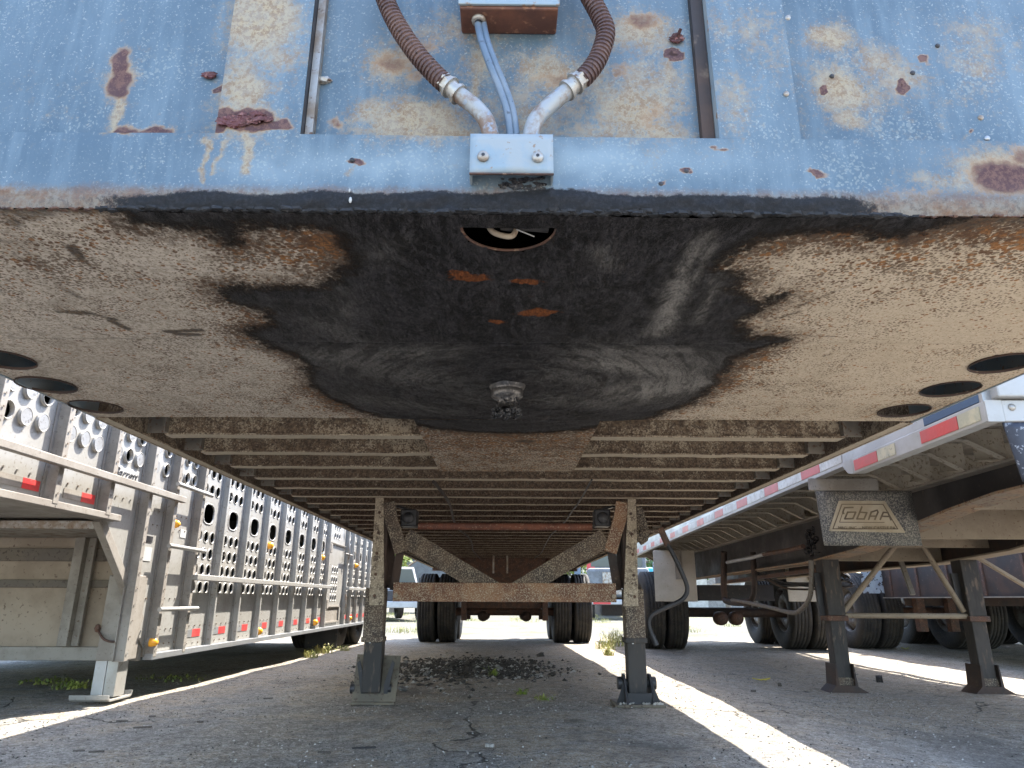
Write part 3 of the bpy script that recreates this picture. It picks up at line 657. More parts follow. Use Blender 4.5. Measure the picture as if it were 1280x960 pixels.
# grease smear lump below bracket
mb = MB()
for i in range(60):
    u = random.uniform(628,680); v = random.uniform(222,237); c = at_y(u, v, NY-.001); mb.ball(c, random.uniform(.002,.005), 6, (1.5,.5,.7), .3)
mb.build('grease_lumps', M_grease, T, kind='stuff')
def pix_path(pts, y): return [at_y(p[0], p[1], y if len(p) < 3 else p[2]) for p in pts]
def corrugated(pts, r):
    path = smooth_path(pts, 10); L = [0]
    for i in range(1, len(path)): L.append(L[-1]+(path[i]-path[i-1]).length)
    tot = L[-1]; pitch = .0072; n = int(tot/pitch*6); out = []; rr = []
    for k in range(n+1):
        s = tot*k/n; i = max(0, min(len(path)-2, int(np.searchsorted(L, s))-1)); t = (s-L[i])/max(1e-9, L[i+1]-L[i])
        out.append(path[i].lerp(path[i+1], t)); ph = (s/pitch) % 1; rr.append(r*(1.0 if ph < .5 else .86))
    mb = MB(); mb.tube(out, rr, 16, True, False); return mb
YC = NY-.0125
for pts, fit, pipe in [
    ([(470,-40),(482,0),(497,32),(520,66),(543,92),(556,104)], [(553,101),(574,119)], [(572,117),(594,134),(607,150),(613,168),(614,182)]),
    ([(715,-50),(733,-12),(750,20),(757,42),(748,72),(736,90),(726,100)], [(729,97),(708,114)], [(710,113),(688,131),(670,150),(664,168),(663,182)])]:
    co = corrugated(pix_path(pts, YC), .0155).build('corrugated_conduit', M_conduit, T)
    p0, p1 = pix_path(fit, YC); d = p1-p0
    MB().tube([p0, p0+d*.45], [.0150,.0140], 6, True, False).tube([p0+d*.4, p0+d*.5], [.0175,.0175], 14).tube([p0+d*.5, p0+d*.85], [.0135,.0135], 14).tube([p0+d*.86, p1], [.0168,.0168], 14).build('conduit_fitting', M_galv, co)
    MB().tube(smooth_path(pix_path(pipe, YC), 6), .0128, 16).build('bent_pipe', M_pipe, co)
cp = pix_path([(596,20,NY+.012),(601,48,NY-.01),(612,80,NY-.016),(625,112,NY-.012),(634,140,NY-.010),(638,170,NY-.008),(638,182,NY-.008)], YC)
cpath = smooth_path(cp, 6)
MB().tube(cpath, .0058, 12).tube([p+Vector((.0095,0,0)) for p in cpath], .0050, 12).build('twin_cable', M_cable, T, label='pair of grey blue cables')
mb = MB(); a = onw(577,42,NY+.03); b = onw(695,42,NY+.03)
bx = MB().box(a[0], b[0], NY-.022, NY+.031, a[1], a[1]+.10).build('junction_box', M_box, T, .003, label='rusty metal junction box with cables coming out of its underside')
MB().box(a[0]-.002, b[0]+.002, NY-.027, NY-.0225, a[1]+.004, a[1]+.10).build('box_lid', M_bracket, bx, .001)
c = cpath[0]; MB().lathe([(.006,-.004),(.011,-.004),(.012,.0),(.011,.004)], (c.x+.004, NY+.0, a[1]-.002), 'z', 14).build('grommet', M_galv, bx)
# hose ends seen through the half round hole
hy = NY+.075
mb = MB(); pth = smooth_path([(hf[0]-.035, hy-.01, CZ+.03), (hf[0]-.028, hy-.01, CZ+.006), (hf[0]-.010, hy-.01, CZ-.004), (hf[0]+.008, hy-.01, CZ-.002), (hf[0]+.014, hy-.01, CZ+.03)], 6)
mb.tube(pth, .0045, 10).build('hose_end', M_tanframe, T)
MB().tube([(hf[0]-.012, hy-.012, CZ+.016), (hf[0]+.006, hy-.012, CZ+.014)], .011, 8).tube([(hf[0]+.006, hy-.012, CZ+.014), (hf[0]+.062, hy-.008, CZ+.012)], .0085, 12).build('air_line', M_gunmetal, T)
MB().tube([(hf[0]+.012, hy-.015, CZ+.004), (hf[0]+.040, hy-.004, CZ-.002)], .0010, 6).build('loose_wire', M_white, T)

# ---- crossmembers
YK = [2.40 + .2987*k for k in range(36)]
def crossmember(amp, seed):
    random.seed(seed); mb = MB(); n = 60; L = 1.185
    def strip(y0, y1, z0, z1, wob):
        vs = []; 
        for i in range(n+1):
            x = -L+2*L*i/n; w = wob*mnoise.noise(Vector((x*3, seed, 0))); w2 = wob*.5*mnoise.noise(Vector((x*8, seed+9, 0)))
            vs += [(x,y0+w,z0+w2),(x,y1+w,z0+w2),(x,y1+w,z1+w2),(x,y0+w,z1+w2)]
        fs = [(i*4+k, i*4+(k+1)%4, i*4+4+(k+1)%4, i*4+4+k) for i in range(n) for k in range(4)]+[(3,2,1,0),(n*4,n*4+1,n*4+2,n*4+3)]
        mb.add(vs, fs)
    strip(-.028, .028, 0, .006, amp); strip(-.0035, .0035, .006, .098, .001); strip(-.028, .028, .098, .104, .001)
    return mb.mesh('crossmember', M_cross)
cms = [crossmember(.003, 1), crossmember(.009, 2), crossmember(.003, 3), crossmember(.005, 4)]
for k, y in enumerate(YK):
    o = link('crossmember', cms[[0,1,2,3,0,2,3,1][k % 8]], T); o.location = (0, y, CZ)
clipm = MB().box(1.186, 1.262, -.002, .004, .012, .10).box(1.186, 1.192, -.03, .004, .012, .09).mesh('end_clip', M_dirtgrey)
for k, y in enumerate(YK):
    for s in (-1, 1):
        o = link('end_clip', clipm, T); o.location = (0, y, CZ); o.scale.x = s
for s in (-1, 1):
    mb = MB(); a, b = sorted((s*1.296, s*1.19)); a, b = sorted((s*1.296, s*1.262)); mb.box(a, b, 2.152, 12.9, CZ, CZ+.006)
    mb.box(*sorted((s*1.302, s*1.296)), 2.152, 12.9, CZ-.002, CZ+.50)  # side carried up out of view to set the trailer's shadow edge
    mb.build('side_rail', M_cross, T)
    MB().box(*sorted((s*1.301, s*1.296)), NY+.05, 2.15, CZ+.001, CZ+.50).build('raised_side_skin', M_bracket, T)  # unseen upper part added for the shadow it casts
for k in range(10):
    x0 = -1.29+k*.258; MB().box(x0, x0+.255, NY+.06, 12.9, CZ+.131 if False else CZ+.1332, CZ+.165).build('deck_board', M_plankd, T)
MB().box(-1.3, 1.3, 12.9, 12.96, CZ-.05, CZ+.165).build('rear_bolster', M_rust, T)

pth = [(-.34+.02*math.sin(y*2.1), y, CZ-.008-.018*abs(math.sin(y*1.5))) for y in np.arange(3.2, 10.6, .25)]
MB().tube(smooth_path(pth, 2), .008, 8).build('air_line', M_brownframe, T)
pth = [(.41+.015*math.sin(y*1.7), y, CZ-.004-.012*abs(math.sin(y*1.9+1))) for y in np.arange(3.2, 10.6, .25)]
MB().tube(smooth_path(pth, 2), .005, 6).build('wiring_loom', M_dark, T)
# ---- landing gear
LY = 3.96
def leg_set(s):
    cx = .685*s
    zb, zt = EYE-.195+.0, CZ-.002
    # outer tube, tapers in at the top (bent wing plate)
    lt, lb = at_y(477 if s < 0 else 787.5, 622, LY), at_y(473 if s < 0 else 786, 755, LY)
    xl = cx+.012*s
    root = MB()
    root.box(xl-.052, xl+.052, LY-.052, LY+.052, EYE-.195, EYE+.06)
    lg = root.build('landing_leg', M_leg, T, .006)
    xq = xl-s*.012
    MB().box(xq-.036, xq+.036, LY-.045, LY+.05, EYE+.06, EYE+.47).build('upper_tube', M_brownframe, lg, .006)
    for q in range(5): MB().lathe([(0,-.006),(.008,-.005),(.009,0)], (xl, LY-.063, EYE+.02+q*.11), 'y', 6, False).build('leg_bolt', M_rust, lg)
    mb = MB(); w = .030
    mb.prism([(lt.x-w*.75, zt), (lt.x+w*.75, zt), (lb.x+w*1.35, EYE-.03), (lb.x-w*1.35, EYE-.03)], 'y', LY-.062, LY-.0535)
    mb.build('wing_plate', M_wing, lg, .002)
    MB().box(xl-.058, xl+.058, LY-.058, LY+.058, EYE-.215, EYE-.19).build('leg_collar', M_leg if s < 0 else M_gunmetal, lg, .003)
    xi = xl-.006*s if s < 0 else xl
    MB().box(xi-.049, xi+.049, LY-.045, LY+.045, .055, EYE-.19).build('inner_tube', M_gunmetal, lg, .007)
    MB().bar((xi-.018, LY-.047, .30), (xi-.018, LY-.047, .33), .008, .004).build('wear_mark', M_alurail, lg)
    if s > 0:
        mb = MB(); mb.box(xi-.125, xi+.125, LY-.12, LY+.12, .0, .014); mb.build('sand_shoe', M_shoe, lg, .004)
        mb = MB()
        for q in (-1, 1):
            x = xi+q*.068; mb.prism([(LY-.11,.014),(LY+.11,.014),(LY+.03,.15),(LY-.03,.15)], 'x', x-.005, x+.005)
            mb.prism([(x, .014), (x+q*.045, .014), (x, .13)], 'y', LY-.04, LY-.03)
        mb.box(xi-.062, xi+.062, LY-.085, LY-.075, .014, .065)
        mb.build('shoe_bracket', M_black, lg)
        MB().tube([(xi-.095, LY, .105), (xi+.095, LY, .105)], .022, 14).tube([(xi-.10, LY, .105), (xi-.078, LY, .105)], .032, 14).tube([(xi+.078, LY, .105), (xi+.10, LY, .105)], .032, 14).build('shoe_pin', M_dark, lg)
        mb = MB()
        for i in range(30): mb.ball((xi+random.uniform(-.11,.11), LY+random.uniform(-.115,-.08), .018), random.uniform(.004,.010), 6, (1,1,.7), .3)
        mb.build('stone_crumbs', M_stone2, lg, kind='stuff')
    else:
        # shoe tipped up behind the tube
        xs_ = xi+.018
        P = [(xs_-.112, LY-.05, .012), (xs_+.112, LY-.05, .012), (xs_+.120, LY+.03, .232), (xs_-.112, LY+.03, .240)]
        mb = MB(); off = Vector((0, .007, -.002)); vs = P+[Vector(p)+off for p in P]
        mb.add(vs, [(0,1,2,3),(7,6,5,4),(0,4,5,1),(1,5,6,2),(2,6,7,3),(3,7,4,0)]); mb.build('sand_shoe', M_shoe, lg)
        MB().box(xs_-.112, xs_+.112, LY-.075, LY-.05, .004, .018).build('shoe_lip', M_shoe, lg, .003)
        mb = MB()
        for q in (-1, 1):
            mb.prism([(xs_+q*.062, .018), (xs_+q*.098, .20), (xs_+q*.085, .215), (xs_+q*.048, .10), (xs_+q*.048,.018)], 'y', LY-.035, LY-.025)
        mb.build('shoe_bracket', M_black, lg)
        MB().tube([(xs_-.125, LY-.012, .075), (xs_+.100, LY-.012, .075)], .014, 12).tube([(xs_-.128, LY-.012, .075), (xs_-.105, LY-.012, .075)], .024, 12).tube([(xs_+.068, LY-.012, .075), (xs_+.085, LY-.012, .075)], .026, 12).build('shoe_pin', M_dark, lg)
    return xl
for s in (-1, 1): leg_set(s)
# bowed strap between leg top and gearbox, gearbox, struts
def mirror(pts, s, y): return [at_y(u if s < 0 else 1264-u, v, yy) for (u, v, yy) in pts]
for s in (-1, 1):
    p = mirror([(486,628,LY-.05),(489,648,LY-.055),(495,668,LY-.05),(501,690,LY-.03)], s, 0)
    mb = MB(); pp = smooth_path(p, 4)
    for i in range(len(pp)-1): mb.bar(pp[i], pp[i+1]+(pp[i+1]-pp[i])*.1, .070, .012, (0,1,0))
    mb.build('bowed_strap', M_leg if s < 0 else M_legr, T)
    c = mirror([(511,648,LY)], s, 0)[0]
    MB().box(c.x-.045, c.x+.045, LY-.02, LY+.09, c.z-.045, c.z+.05).build('gearbox', M_dark, T, .008)
    MB().lathe([(0,-.03),(.028,-.03),(.033,-.02),(.033,.0)], (c.x-.0*s, LY-.01, c.z), 'y', 16).build('gear_cover', M_dark, T)
    p = mirror([(497,633,LY+.0),(520,640,LY+.14)], s, 0); MB().bar(p[0], p[1], .02, .012).build('top_strap', M_dark, T)
    p = mirror([(500,690,LY+.02),(492,738,LY+.02)], s, 0); MB().bar(p[0], p[1], .045, .012).build('inner_strut', M_brownframe, T)
    p = mirror([(489,650,LY+.06),(486,735,LY+.06)], s, 0); MB().bar(p[0], p[1], .05, .04, (0,1,0)).build('inner_strut', M_brownframe, T)
    # diagonal channel
    p = mirror([(507,672,LY-.035),(618,739,LY-.035)], s, 0)
    mb = MB(); mb.bar(p[0], p[1], .102, .008, (0,1,0)); d = (p[1]-p[0]).normalized(); nrm = Vector((0,1,0)).cross(d)
    for q in (-1, 1): mb.bar(p[0]+nrm*q*.048+Vector((0,.025,0)), p[1]+nrm*q*.048+Vector((0,.025,0)), .007, .045, (0,1,0))
    mb.build('diagonal_brace', M_leg, T)
# crossbar channel
a, b = at_y(486,728,LY-.055), at_y(778,753,LY-.055)
mb = MB(); mb.box(-.60, .60, LY-.055, LY-.048, b.z, a.z); mb.box(-.60, .60, LY-.048, LY+.0, b.z, b.z+.006); mb.box(-.60, .60, LY-.048, LY+.0, a.z-.006, a.z)
mb.build('leg_crossbar', M_legr, T, .002, label='rusty spattered channel joining the two landing legs')
for s in (-1, 1):
    MB().lathe([(0,-.012),(.012,-.011),(.013,0)], (s*.585, LY-.056, b.z+.03), 'y', 8, False).build('crossbar_bolt', M_tanframe, T)
c = at_y(632,658,LY+.02); MB().tube([(-.49, LY+.03, c.z), (.49, LY+.03, c.z)], .020, 16).build('cross_shaft', M_redrust, T)
# teardrop hanger outside the right leg
pz = [at_y(u, v, LY) for u, v in [(797,632),(803,634),(812,664),(810,676),(803,681),(799,676),(792,672),(793,650)]]
MB().prism([(p.x, p.z) for p in pz], 'y', LY-.005, LY+.045).build('crank_hanger', M_leg, T, .004)
# crank handle
cr = [at_y(u, v, LY-.02) for u, v in [(800,664),(818,664),(826,664)]]
ck = MB().tube(cr, .011, 10).build('crank_handle', M_leg, T, label='bent black crank handle hanging beside the right landing leg')
c0 = at_y(829,670,LY-.02); MB().bar(at_y(825,660,LY-.02), at_y(835,682,LY-.02), .034, .022, (0,1,0)).build('crank_clevis', M_rust, ck, .003)
cr = [at_y(u, v, LY-.02) for u, v in [(834,680),(842,694),(851,713),(858,730),(858.5,741),(852,750),(838,757),(822,764),(813,771),(811,781),(815,794),(820,804)]]
MB().tube(smooth_path(cr, 4), .0125, 12).build('crank_rod', M_black, ck)
MB().tube([cr[-2], cr[-1]+Vector((.002,0,-.01))], .0155, 12).build('crank_grip', M_dark, ck)

# ---- wheels
def tire_profile(R, w):
    h = w/2; p = [(R*.56, -h*.72), (R*.60, -h*.86), (R*.72, -h*1.0), (R*.86, -h*1.0), (R*.95, -h*.93), (R*.985, -h*.86)]
    for k in range(5):
        a = -h*.82 + k*h*.41/1.25*1.0; wq = h*.24
        p += [(R, a), (R, a+wq), (R-.012, a+wq+.002), (R-.012, a+h*.328-.002)] if k < 4 else [(R, a), (R, h*.82)]
    p += [(R*.985, h*.86), (R*.95, h*.93), (R*.86, h*1.0), (R*.72, h*1.0), (R*.60, h*.86), (R*.56, h*.72)]
    return p
TIRE = {}
def wheel(parent, x, y, z, R=.515, w=.265, flip=1, name='wheel'):
    key = (R, w, flip)
    if key not in TIRE:
        t = MB().lathe(tire_profile(R, w), (0,0,0), 'x', 48).mesh('tire', M_rubber)
        f = flip
        r = MB().lathe([(R*.575,-f*w*.38),(R*.56,-f*w*.30),(R*.53,-f*w*.28),(R*.52,f*w*.1),(R*.40,f*w*.28),(R*.30,f*w*.30),(R*.18,f*w*.18),(R*.17,-f*w*.1),(0,-f*w*.12)], (0,0,0), 'x', 32).lathe([(R*.52,f*w*.1),(R*.555,f*w*.36),(R*.575,f*w*.38)], (0,0,0), 'x', 32).mesh('rim', M_rim)
        TIRE[key] = (t, r)
    t, r = TIRE[key]
    o = link('wheel', t, parent, loc=(x, y, z)); ri = link('rim', r, o)
    return o
AY = 11.35; R = .505
for ay in (AY, AY+1.22):
    gz = G(0, ay)
    for s in (-1, 1):
        for q, xx in ((1, .87), (-1, 1.175)):
            wheel(T, s*xx, ay, gz+R-.004, R, .27, q*s)
    MB().tube([(-1.0, ay, gz+R-.06), (1.0, ay, gz+R-.06)], .062, 14).build('axle', M_rust, T)
    for s in (-1, 1):
        MB().tube([(s*.64, ay-.16, gz+R-.18), (s*.64, ay+.14, gz+R-.10)], .075, 12).build('brake_chamber', M_rust, T) if False else None
        MB().box(s*.60-.04 if s > 0 else s*.60-.04, s*.60+.04, ay-.55, ay-.47, gz+R-.18, CZ-.0).build('spring_hanger', M_rust, T, .004)
        MB().bar((s*.60, ay-.5, gz+R-.0), (s*.60, ay+.45, gz+R-.0), .08, .05).build('leaf_spring', M_rust, T)
        MB().ball((s*.33, ay-.1, gz+R-.13), .085, 12, (1,.8,.9)).build('brake_chamber', M_brownframe, T)
MB().box(-.58, .58, AY-1.6, AY-1.52, EYE+.13, CZ).build('subframe_beam', M_rust, T)
for s in (-1, 1): MB().box(s*.58-.03, s*.58+.03, AY-1.6, AY+1.9, EYE+.2, CZ-.001).build('slider_rail', M_rust, T)
MB().box(-.56, .56, AY-.4, AY-.3, EYE-.12, EYE-.01).build('suspension_tie', M_rust, T)
for u in (617, 634):
    a = at_y(u, 700, 9.2); MB().tube([(a.x, 9.2, CZ), (a.x, 9.2, CZ-.22)], .012, 8).build('hanging_line', M_galv, T)

# ================================================================== LIVESTOCK TRAILER (left)
XC = -2.0
K = thing('livestock_trailer', 'perforated aluminium livestock trailer parked along the left side, ladder and amber lamps on it', 'trailer', (XC, 4.0, 0))
def kb(mb): # shift world coords into the trailer's frame
    mb.v = [(a-XC, b-4.0, c) for (a, b, c) in mb.v]; return mb
def holed(y0, y1, z0, z1, hs, rimd=.012):
    """sheet in the plane x=0 facing +x; hs = (yc, zc, ry, rz, cell_w, cell_h, power)"""
    mb = MB(); rows = {}
    for h in hs: rows.setdefault(round(h[1], 3), []).append(h)
    zc = z0
    def q(a, b, c, d):
        if b-a > 1e-5 and d-c > 1e-5: mb.add([(0,a,c),(0,b,c),(0,b,d),(0,a,d)], [(0,1,2,3)])
    for z in sorted(rows):
        r = sorted(rows[z]); hh = r[0][5]/2
        q(y0, y1, zc, z-hh); yc = y0
        for (hy, hz, ry, rz, cw, ch, pw) in r:
            q(yc, hy-cw/2, z-hh, z+hh); yc = hy+cw/2
            n = 16; inn = []; outv = []
            for k in range(n):
                t = 2*math.pi*(k+.0)/n; c, s = math.cos(t), math.sin(t)
                f = (abs(c)**pw+abs(s)**pw)**(-1/pw); inn.append((c*f*ry, s*f*rz))
                m = max(abs(c), abs(s)); outv.append((c/m*cw/2, s/m*ch/2))
            vs = [(0, hy+a, hz+b) for a, b in outv]+[(0, hy+a*1.10, hz+b*1.10) for a, b in inn]+[(rimd, hy+a*1.04, hz+b*1.04) for a, b in inn]+[(rimd*.9, hy+a*.94, hz+b*.94) for a, b in inn]+[(-.004, hy+a*.94, hz+b*.94) for a, b in inn]
            fs = [(L*n+k, L*n+(k+1)%n, (L+1)*n+(k+1)%n, (L+1)*n+k) for L in range(4) for k in range(n)]
            mb.add(vs[:2*n], [(k, (k+1)%n, n+(k+1)%n, n+k) for k in range(n)])
            mb.add(vs[n:], [(L*n+k, L*n+(k+1)%n, (L+1)*n+(k+1)%n, (L+1)*n+k) for L in range(3) for k in range(n)], True)
        q(yc, y1, z-hh, z+hh); zc = z+hh
    q(y0, y1, zc, z1); return mb
# post positions along the trailer
PY = [1.36, 1.78, 2.20, 2.62, 3.05, 3.47, 3.86, 4.17, 4.54, 4.97, 5.42, 5.88, 6.33, 6.78, 7.22, 7.66, 8.02, 8.98, 9.30, 9.68, 10.1, 10.5, 10.95]
ZROOF = 3.55; E = EYE
rows_far = [.072,.183,.287,.395,.706,.82,.93,1.04]
plugs = MB()
for i in range(len(PY)-1):
    y0, y1 = PY[i], PY[i+1]; w = y1-y0; m = (y0+y1)/2; hs = []
    if y1 <= 3.9:       # raised nose panels, big dished holes
        zb = E+.405
        if y0 > 3.4: zb = None
        for z in (.72, .835, .95, 1.06):
            for q in (-1, 0, 1): hs.append((m-.02+q*.112, E+z, .036, .038, .108, .108, 2))
        if zb is None:  # sheet runs down to the sloping brace
            sh = holed(y0, y1, E+.40, E+1.6, hs, .016)
            za, zc_ = E+.42-(y0-3.47)*.95, E+.42-(y1-3.47)*.95
            sh.add([(0,y0,za),(0,y1,zc_),(0,y1,E+.40),(0,y0,E+.40)], [(0,1,2,3)])
        else: sh = holed(y0, y1, zb, E+1.6, hs, .016)
        for h in hs:
            if random.random() < .72: plugs.lathe([(h[2]*1.06,.0),(h[2]*1.06,.012),(h[2]*1.0,.013),(0,.013)], (XC+.001, h[0], h[1]), 'x', 16, False)
    elif y1 < 4.3:
        for z in (.72, .835, .95, 1.06):
            for q in (-.5, .5): hs.append((m+q*.125, E+z, .034, .038, .115, .108, 2))
        sh = holed(y0, y1, E-.0, E+1.6, hs, .014); sh.add([(0,y0,E-.06),(0,y1,E-.29),(0,y1,E),(0,y0,E)], [(0,1,2,3)])
        for h in hs[::2]: plugs.lathe([(h[2]*1.06,.0),(h[2]*1.06,.012),(h[2]*1.0,.013),(0,.013)], (XC+.001, h[0], h[1]), 'x', 16, False)
    elif y1 < 4.6:
        for z in (.72, .835, .95, 1.06):
            for q in (-1, 0, 1): hs.append((m+q*.105, E+z, .033, .036, .10, .108, 2))
        sh = holed(y0, y1, E-.29, E+1.6, hs, .012)
    elif w > .8:        # side door
        dm = m-.02
        for z in (-.0+.02, .12, .22, .33, .72, .83, .95):
            for q in (-1, 0, 1): hs.append((dm+q*.11, E+z, .030, .038, .105, .10, 2))
        sh = holed(y0, y1, E-.29, E+1.6, hs, .006)
    else:
        sp = w*.235
        for z in rows_far:
            for q in (-1, 0, 1): hs.append((m+.01+q*sp, E+z, w*.084, .036, w*.225, .10, 2.3))
        hs.append((m+.01, E+.545, w*.20, .066, w*.52, .17, 3.2))
        sh = holed(y0, y1, E-.29, E+1.6, hs, .004)
    sh.v = [(a+XC, b, c) for a, b, c in sh.v]
    kb(sh).build('side_sheet', M_alu, K)
plugs.v = plugs.v; kb(plugs).build('hole_covers', M_cover, K, kind='stuff')
kb(MB().box(XC-.02, XC-.001, 1.36, 10.95, E+1.601, ZROOF)).build('upper_side', M_alu, K)
for i, y in enumerate(PY):
    zb = E-.31 if y > 3.6 else E+.39
    d = .042 if y > 4.6 else .052; wd = .026 if y > 4.6 else .038
    mb = MB().box(XC+.0, XC+d, y-wd/2, y+wd/2, zb, E+1.6); mb.box(XC+.001, XC+.006, y-wd/2-.02, y+wd/2+.02, zb+.002, E+1.6)
    kb(mb).build('side_post', M_aludirt if y < 4.6 else M_alu, K, .002)
rails = [(E+.565, 1.36, 4.22, .036), (E+.128, 4.52, 8.04, .035), (E+.128, 8.96, 10.97, .035)]
for z, a, b, h in rails:
    kb(MB().box(XC+(.043 if a > 4 else .053), XC+.085, a, b, z-h/2, z+h/2)).build('rub_rail', M_alu if a > 2 else M_aludirt, K, .004)
kb(MB().box(XC-.005, XC+.050, 4.15, 10.97, E-.325, E-.292)).build('bottom_rail', M_alurail, K, .003)
kb(MB().box(XC-.05, XC+.050, 1.36, 3.60, E+.372, E+.404)).build('nose_bottom_rail', M_aludirt, K, .003)
for z in (.645, .29, -.058):
    kb(MB().tube([(XC+.075, 4.10, E+z), (XC+.075, 4.60, E+z)], .013, 10)).build('ladder_rung', M_alu, K)
# rivets
mb = MB()
for i in range(len(PY)-1):
    y0, y1 = PY[i], PY[i+1]
    zz_ = [.60,.50] if y1 < 4 else ([.48,.40,-.0,-.17,-.25] if y1 < 4.7 else [-.165,-.27])
    for z in zz_:
        for k in range(5): mb.box(XC+.0, XC+.006, y0+.06+(y1-y0-.1)*k/4-.004, y0+.06+(y1-y0-.1)*k/4+.004, E+z-.004, E+z+.004)
    for k in range(24):
        z = E+.38+k*.055 if y0 < 3.6 else E-.27+k*.08
        if z < E+1.3: mb.box(XC+.055, XC+.058, y0-.004, y0+.004, z-.004, z+.004)
kb(mb).build('rivets', M_galv, K, kind='stuff')
# tape
for i in range(len(PY)-1):
    y0, y1 = PY[i], PY[i+1]
    if y1 < 3.6:
        kb(MB().box(XC+.001, XC+.003, y1-.16, y1-.05, E+.434, E+.478)).build('reflective_tape', M_taper, K)
        kb(MB().box(XC+.001, XC+.003, y1-.30, y1-.162, E+.434, E+.478)).build('reflective_tape', M_aludirt, K)
    elif 4.6 < y1 and y1-y0 < .8:
        kb(MB().box(XC+.001, XC+.003, y0+.20, y0+.32, E-.232, E-.186)).build('reflective_tape', M_taper, K)
        kb(MB().box(XC+.001, XC+.003, y0+.06, y0+.198, E-.232, E-.186)).build('reflective_tape', M_alurail, K)
# marker lamps
for (u, v) in [(221,655),(193,803),(339,682),(325,789),(404,697),(395,778),(446,707),(438,773)]:
    p = at_x(u, v, XC+.045); p.x = XC+.004; sc = 1.0 if u > 300 else .8
    mb = MB(); mb.lathe([(.034*sc,.0),(.034*sc,.02)], p, 'x', 14); base = kb(mb).build('marker_lamp', M_aludirt, K)
    mb = MB(); mb.lathe([(.030*sc,.012),(.031*sc,.035),(.024*sc,.052),(.010*sc,.060),(0,.061)], p, 'x', 14); kb(mb).build('lens', M_amber, base)
# name plate
tc = bpy.data.curves.new('t', 'FONT'); tc.body = 'Barrett'; tc.size = .09; tc.extrude = .002; tc.shear = .4
to = bpy.data.objects.new('t', tc); C.objects.link(to); bpy.context.view_layer.update()
tm = bpy.data.meshes.new_from_object(to); bpy.data.objects.remove(to)
kb(MB().box(XC+.001, XC+.004, 3.53, 3.79, E+.585, E+.66)).build('name_plate', M_white, K)
no = link('plate_lettering', tm, K, loc=(.006, 3.535-4, E+.602)); no.rotation_euler = (math.pi/2, 0, math.pi/2); no.scale = (.88,.75,1); tm.materials.clear(); tm.materials.append(M_dark)
for (z0, z1, y0, y1, mt) in [(E+.30, E+.335, 3.97, 4.05, M_dark), (E+.20, E+.275, 3.94, 4.06, M_white), (E+.36,E+.41,4.38,4.46,M_white)]:
    kb(MB().box(XC+.001, XC+.003, y0, y1, z0, z1)).build('decal', mt, K)
# door hardware
kb(MB().box(XC+.004, XC+.022, 8.06, 8.92, E+.62, E+.628)).build('door_seam', M_aludirt, K)
for z in (.95, .55, -.05):
    kb(MB().box(XC+.02, XC+.05, 8.03, 8.10, E+z-.05, E+z+.05)).build('door_hinge', M_aludirt, K, .004)
    kb(MB().tube([(XC+.05, 8.93, E+z-.12), (XC+.07, 8.90, E+z), (XC+.05, 8.93, E+z+.12)], .012, 8)).build('door_latch', M_galv, K)
kb(MB().tube([(XC+.06, 8.72, E+.53), (XC+.06, 9.1, E+.53)], .012, 8)).build('door_bar', M_galv, K)
mb = MB()
for (a, b, c, d) in [(8.12,8.78,-.085,-.07),(8.12,8.78,-.255,-.24),(8.12,8.14,-.24,-.085),(8.76,8.78,-.24,-.085)]: mb.box(XC+.002, XC+.02, a, b, E+c, E+d)
kb(mb).build('door_step_frame', M_aludirt, K)
kb(MB().box(XC+.001, XC+.004, 8.14, 8.76, E-.24, E-.085)).build('door_step_panel', M_aludirt, K)
# shell
kb(MB().box(XC-2.55, XC-2.53, 1.36, 10.95, E+.37, ZROOF)).build('far_side', M_alu, K)
kb(MB().box(XC-2.55, XC-2.53, 4.16, 10.95, E-.31, E+.37)).build('far_side', M_alu, K)
kb(MB().box(XC-2.52, XC-2.50, 1.40, 10.9, E+.41, ZROOF-.01)).build('dark_hole_backing', M_dark, K)  # added dark sheet, paints shade behind the punched holes
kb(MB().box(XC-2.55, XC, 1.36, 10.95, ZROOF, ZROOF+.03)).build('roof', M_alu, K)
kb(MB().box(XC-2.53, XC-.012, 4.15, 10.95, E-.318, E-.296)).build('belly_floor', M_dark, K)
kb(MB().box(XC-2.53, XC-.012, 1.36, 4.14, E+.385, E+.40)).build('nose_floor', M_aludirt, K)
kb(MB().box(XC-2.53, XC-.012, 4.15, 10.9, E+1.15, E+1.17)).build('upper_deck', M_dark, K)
kb(MB().box(XC-2.55, XC-.002, 10.951, 10.98, E-.31, ZROOF)).build('rear_wall', M_alu, K)
kb(MB().box(XC-2.55, XC-.002, 1.33, 1.359, E+.37, ZROOF)).build('front_wall', M_alu, K)
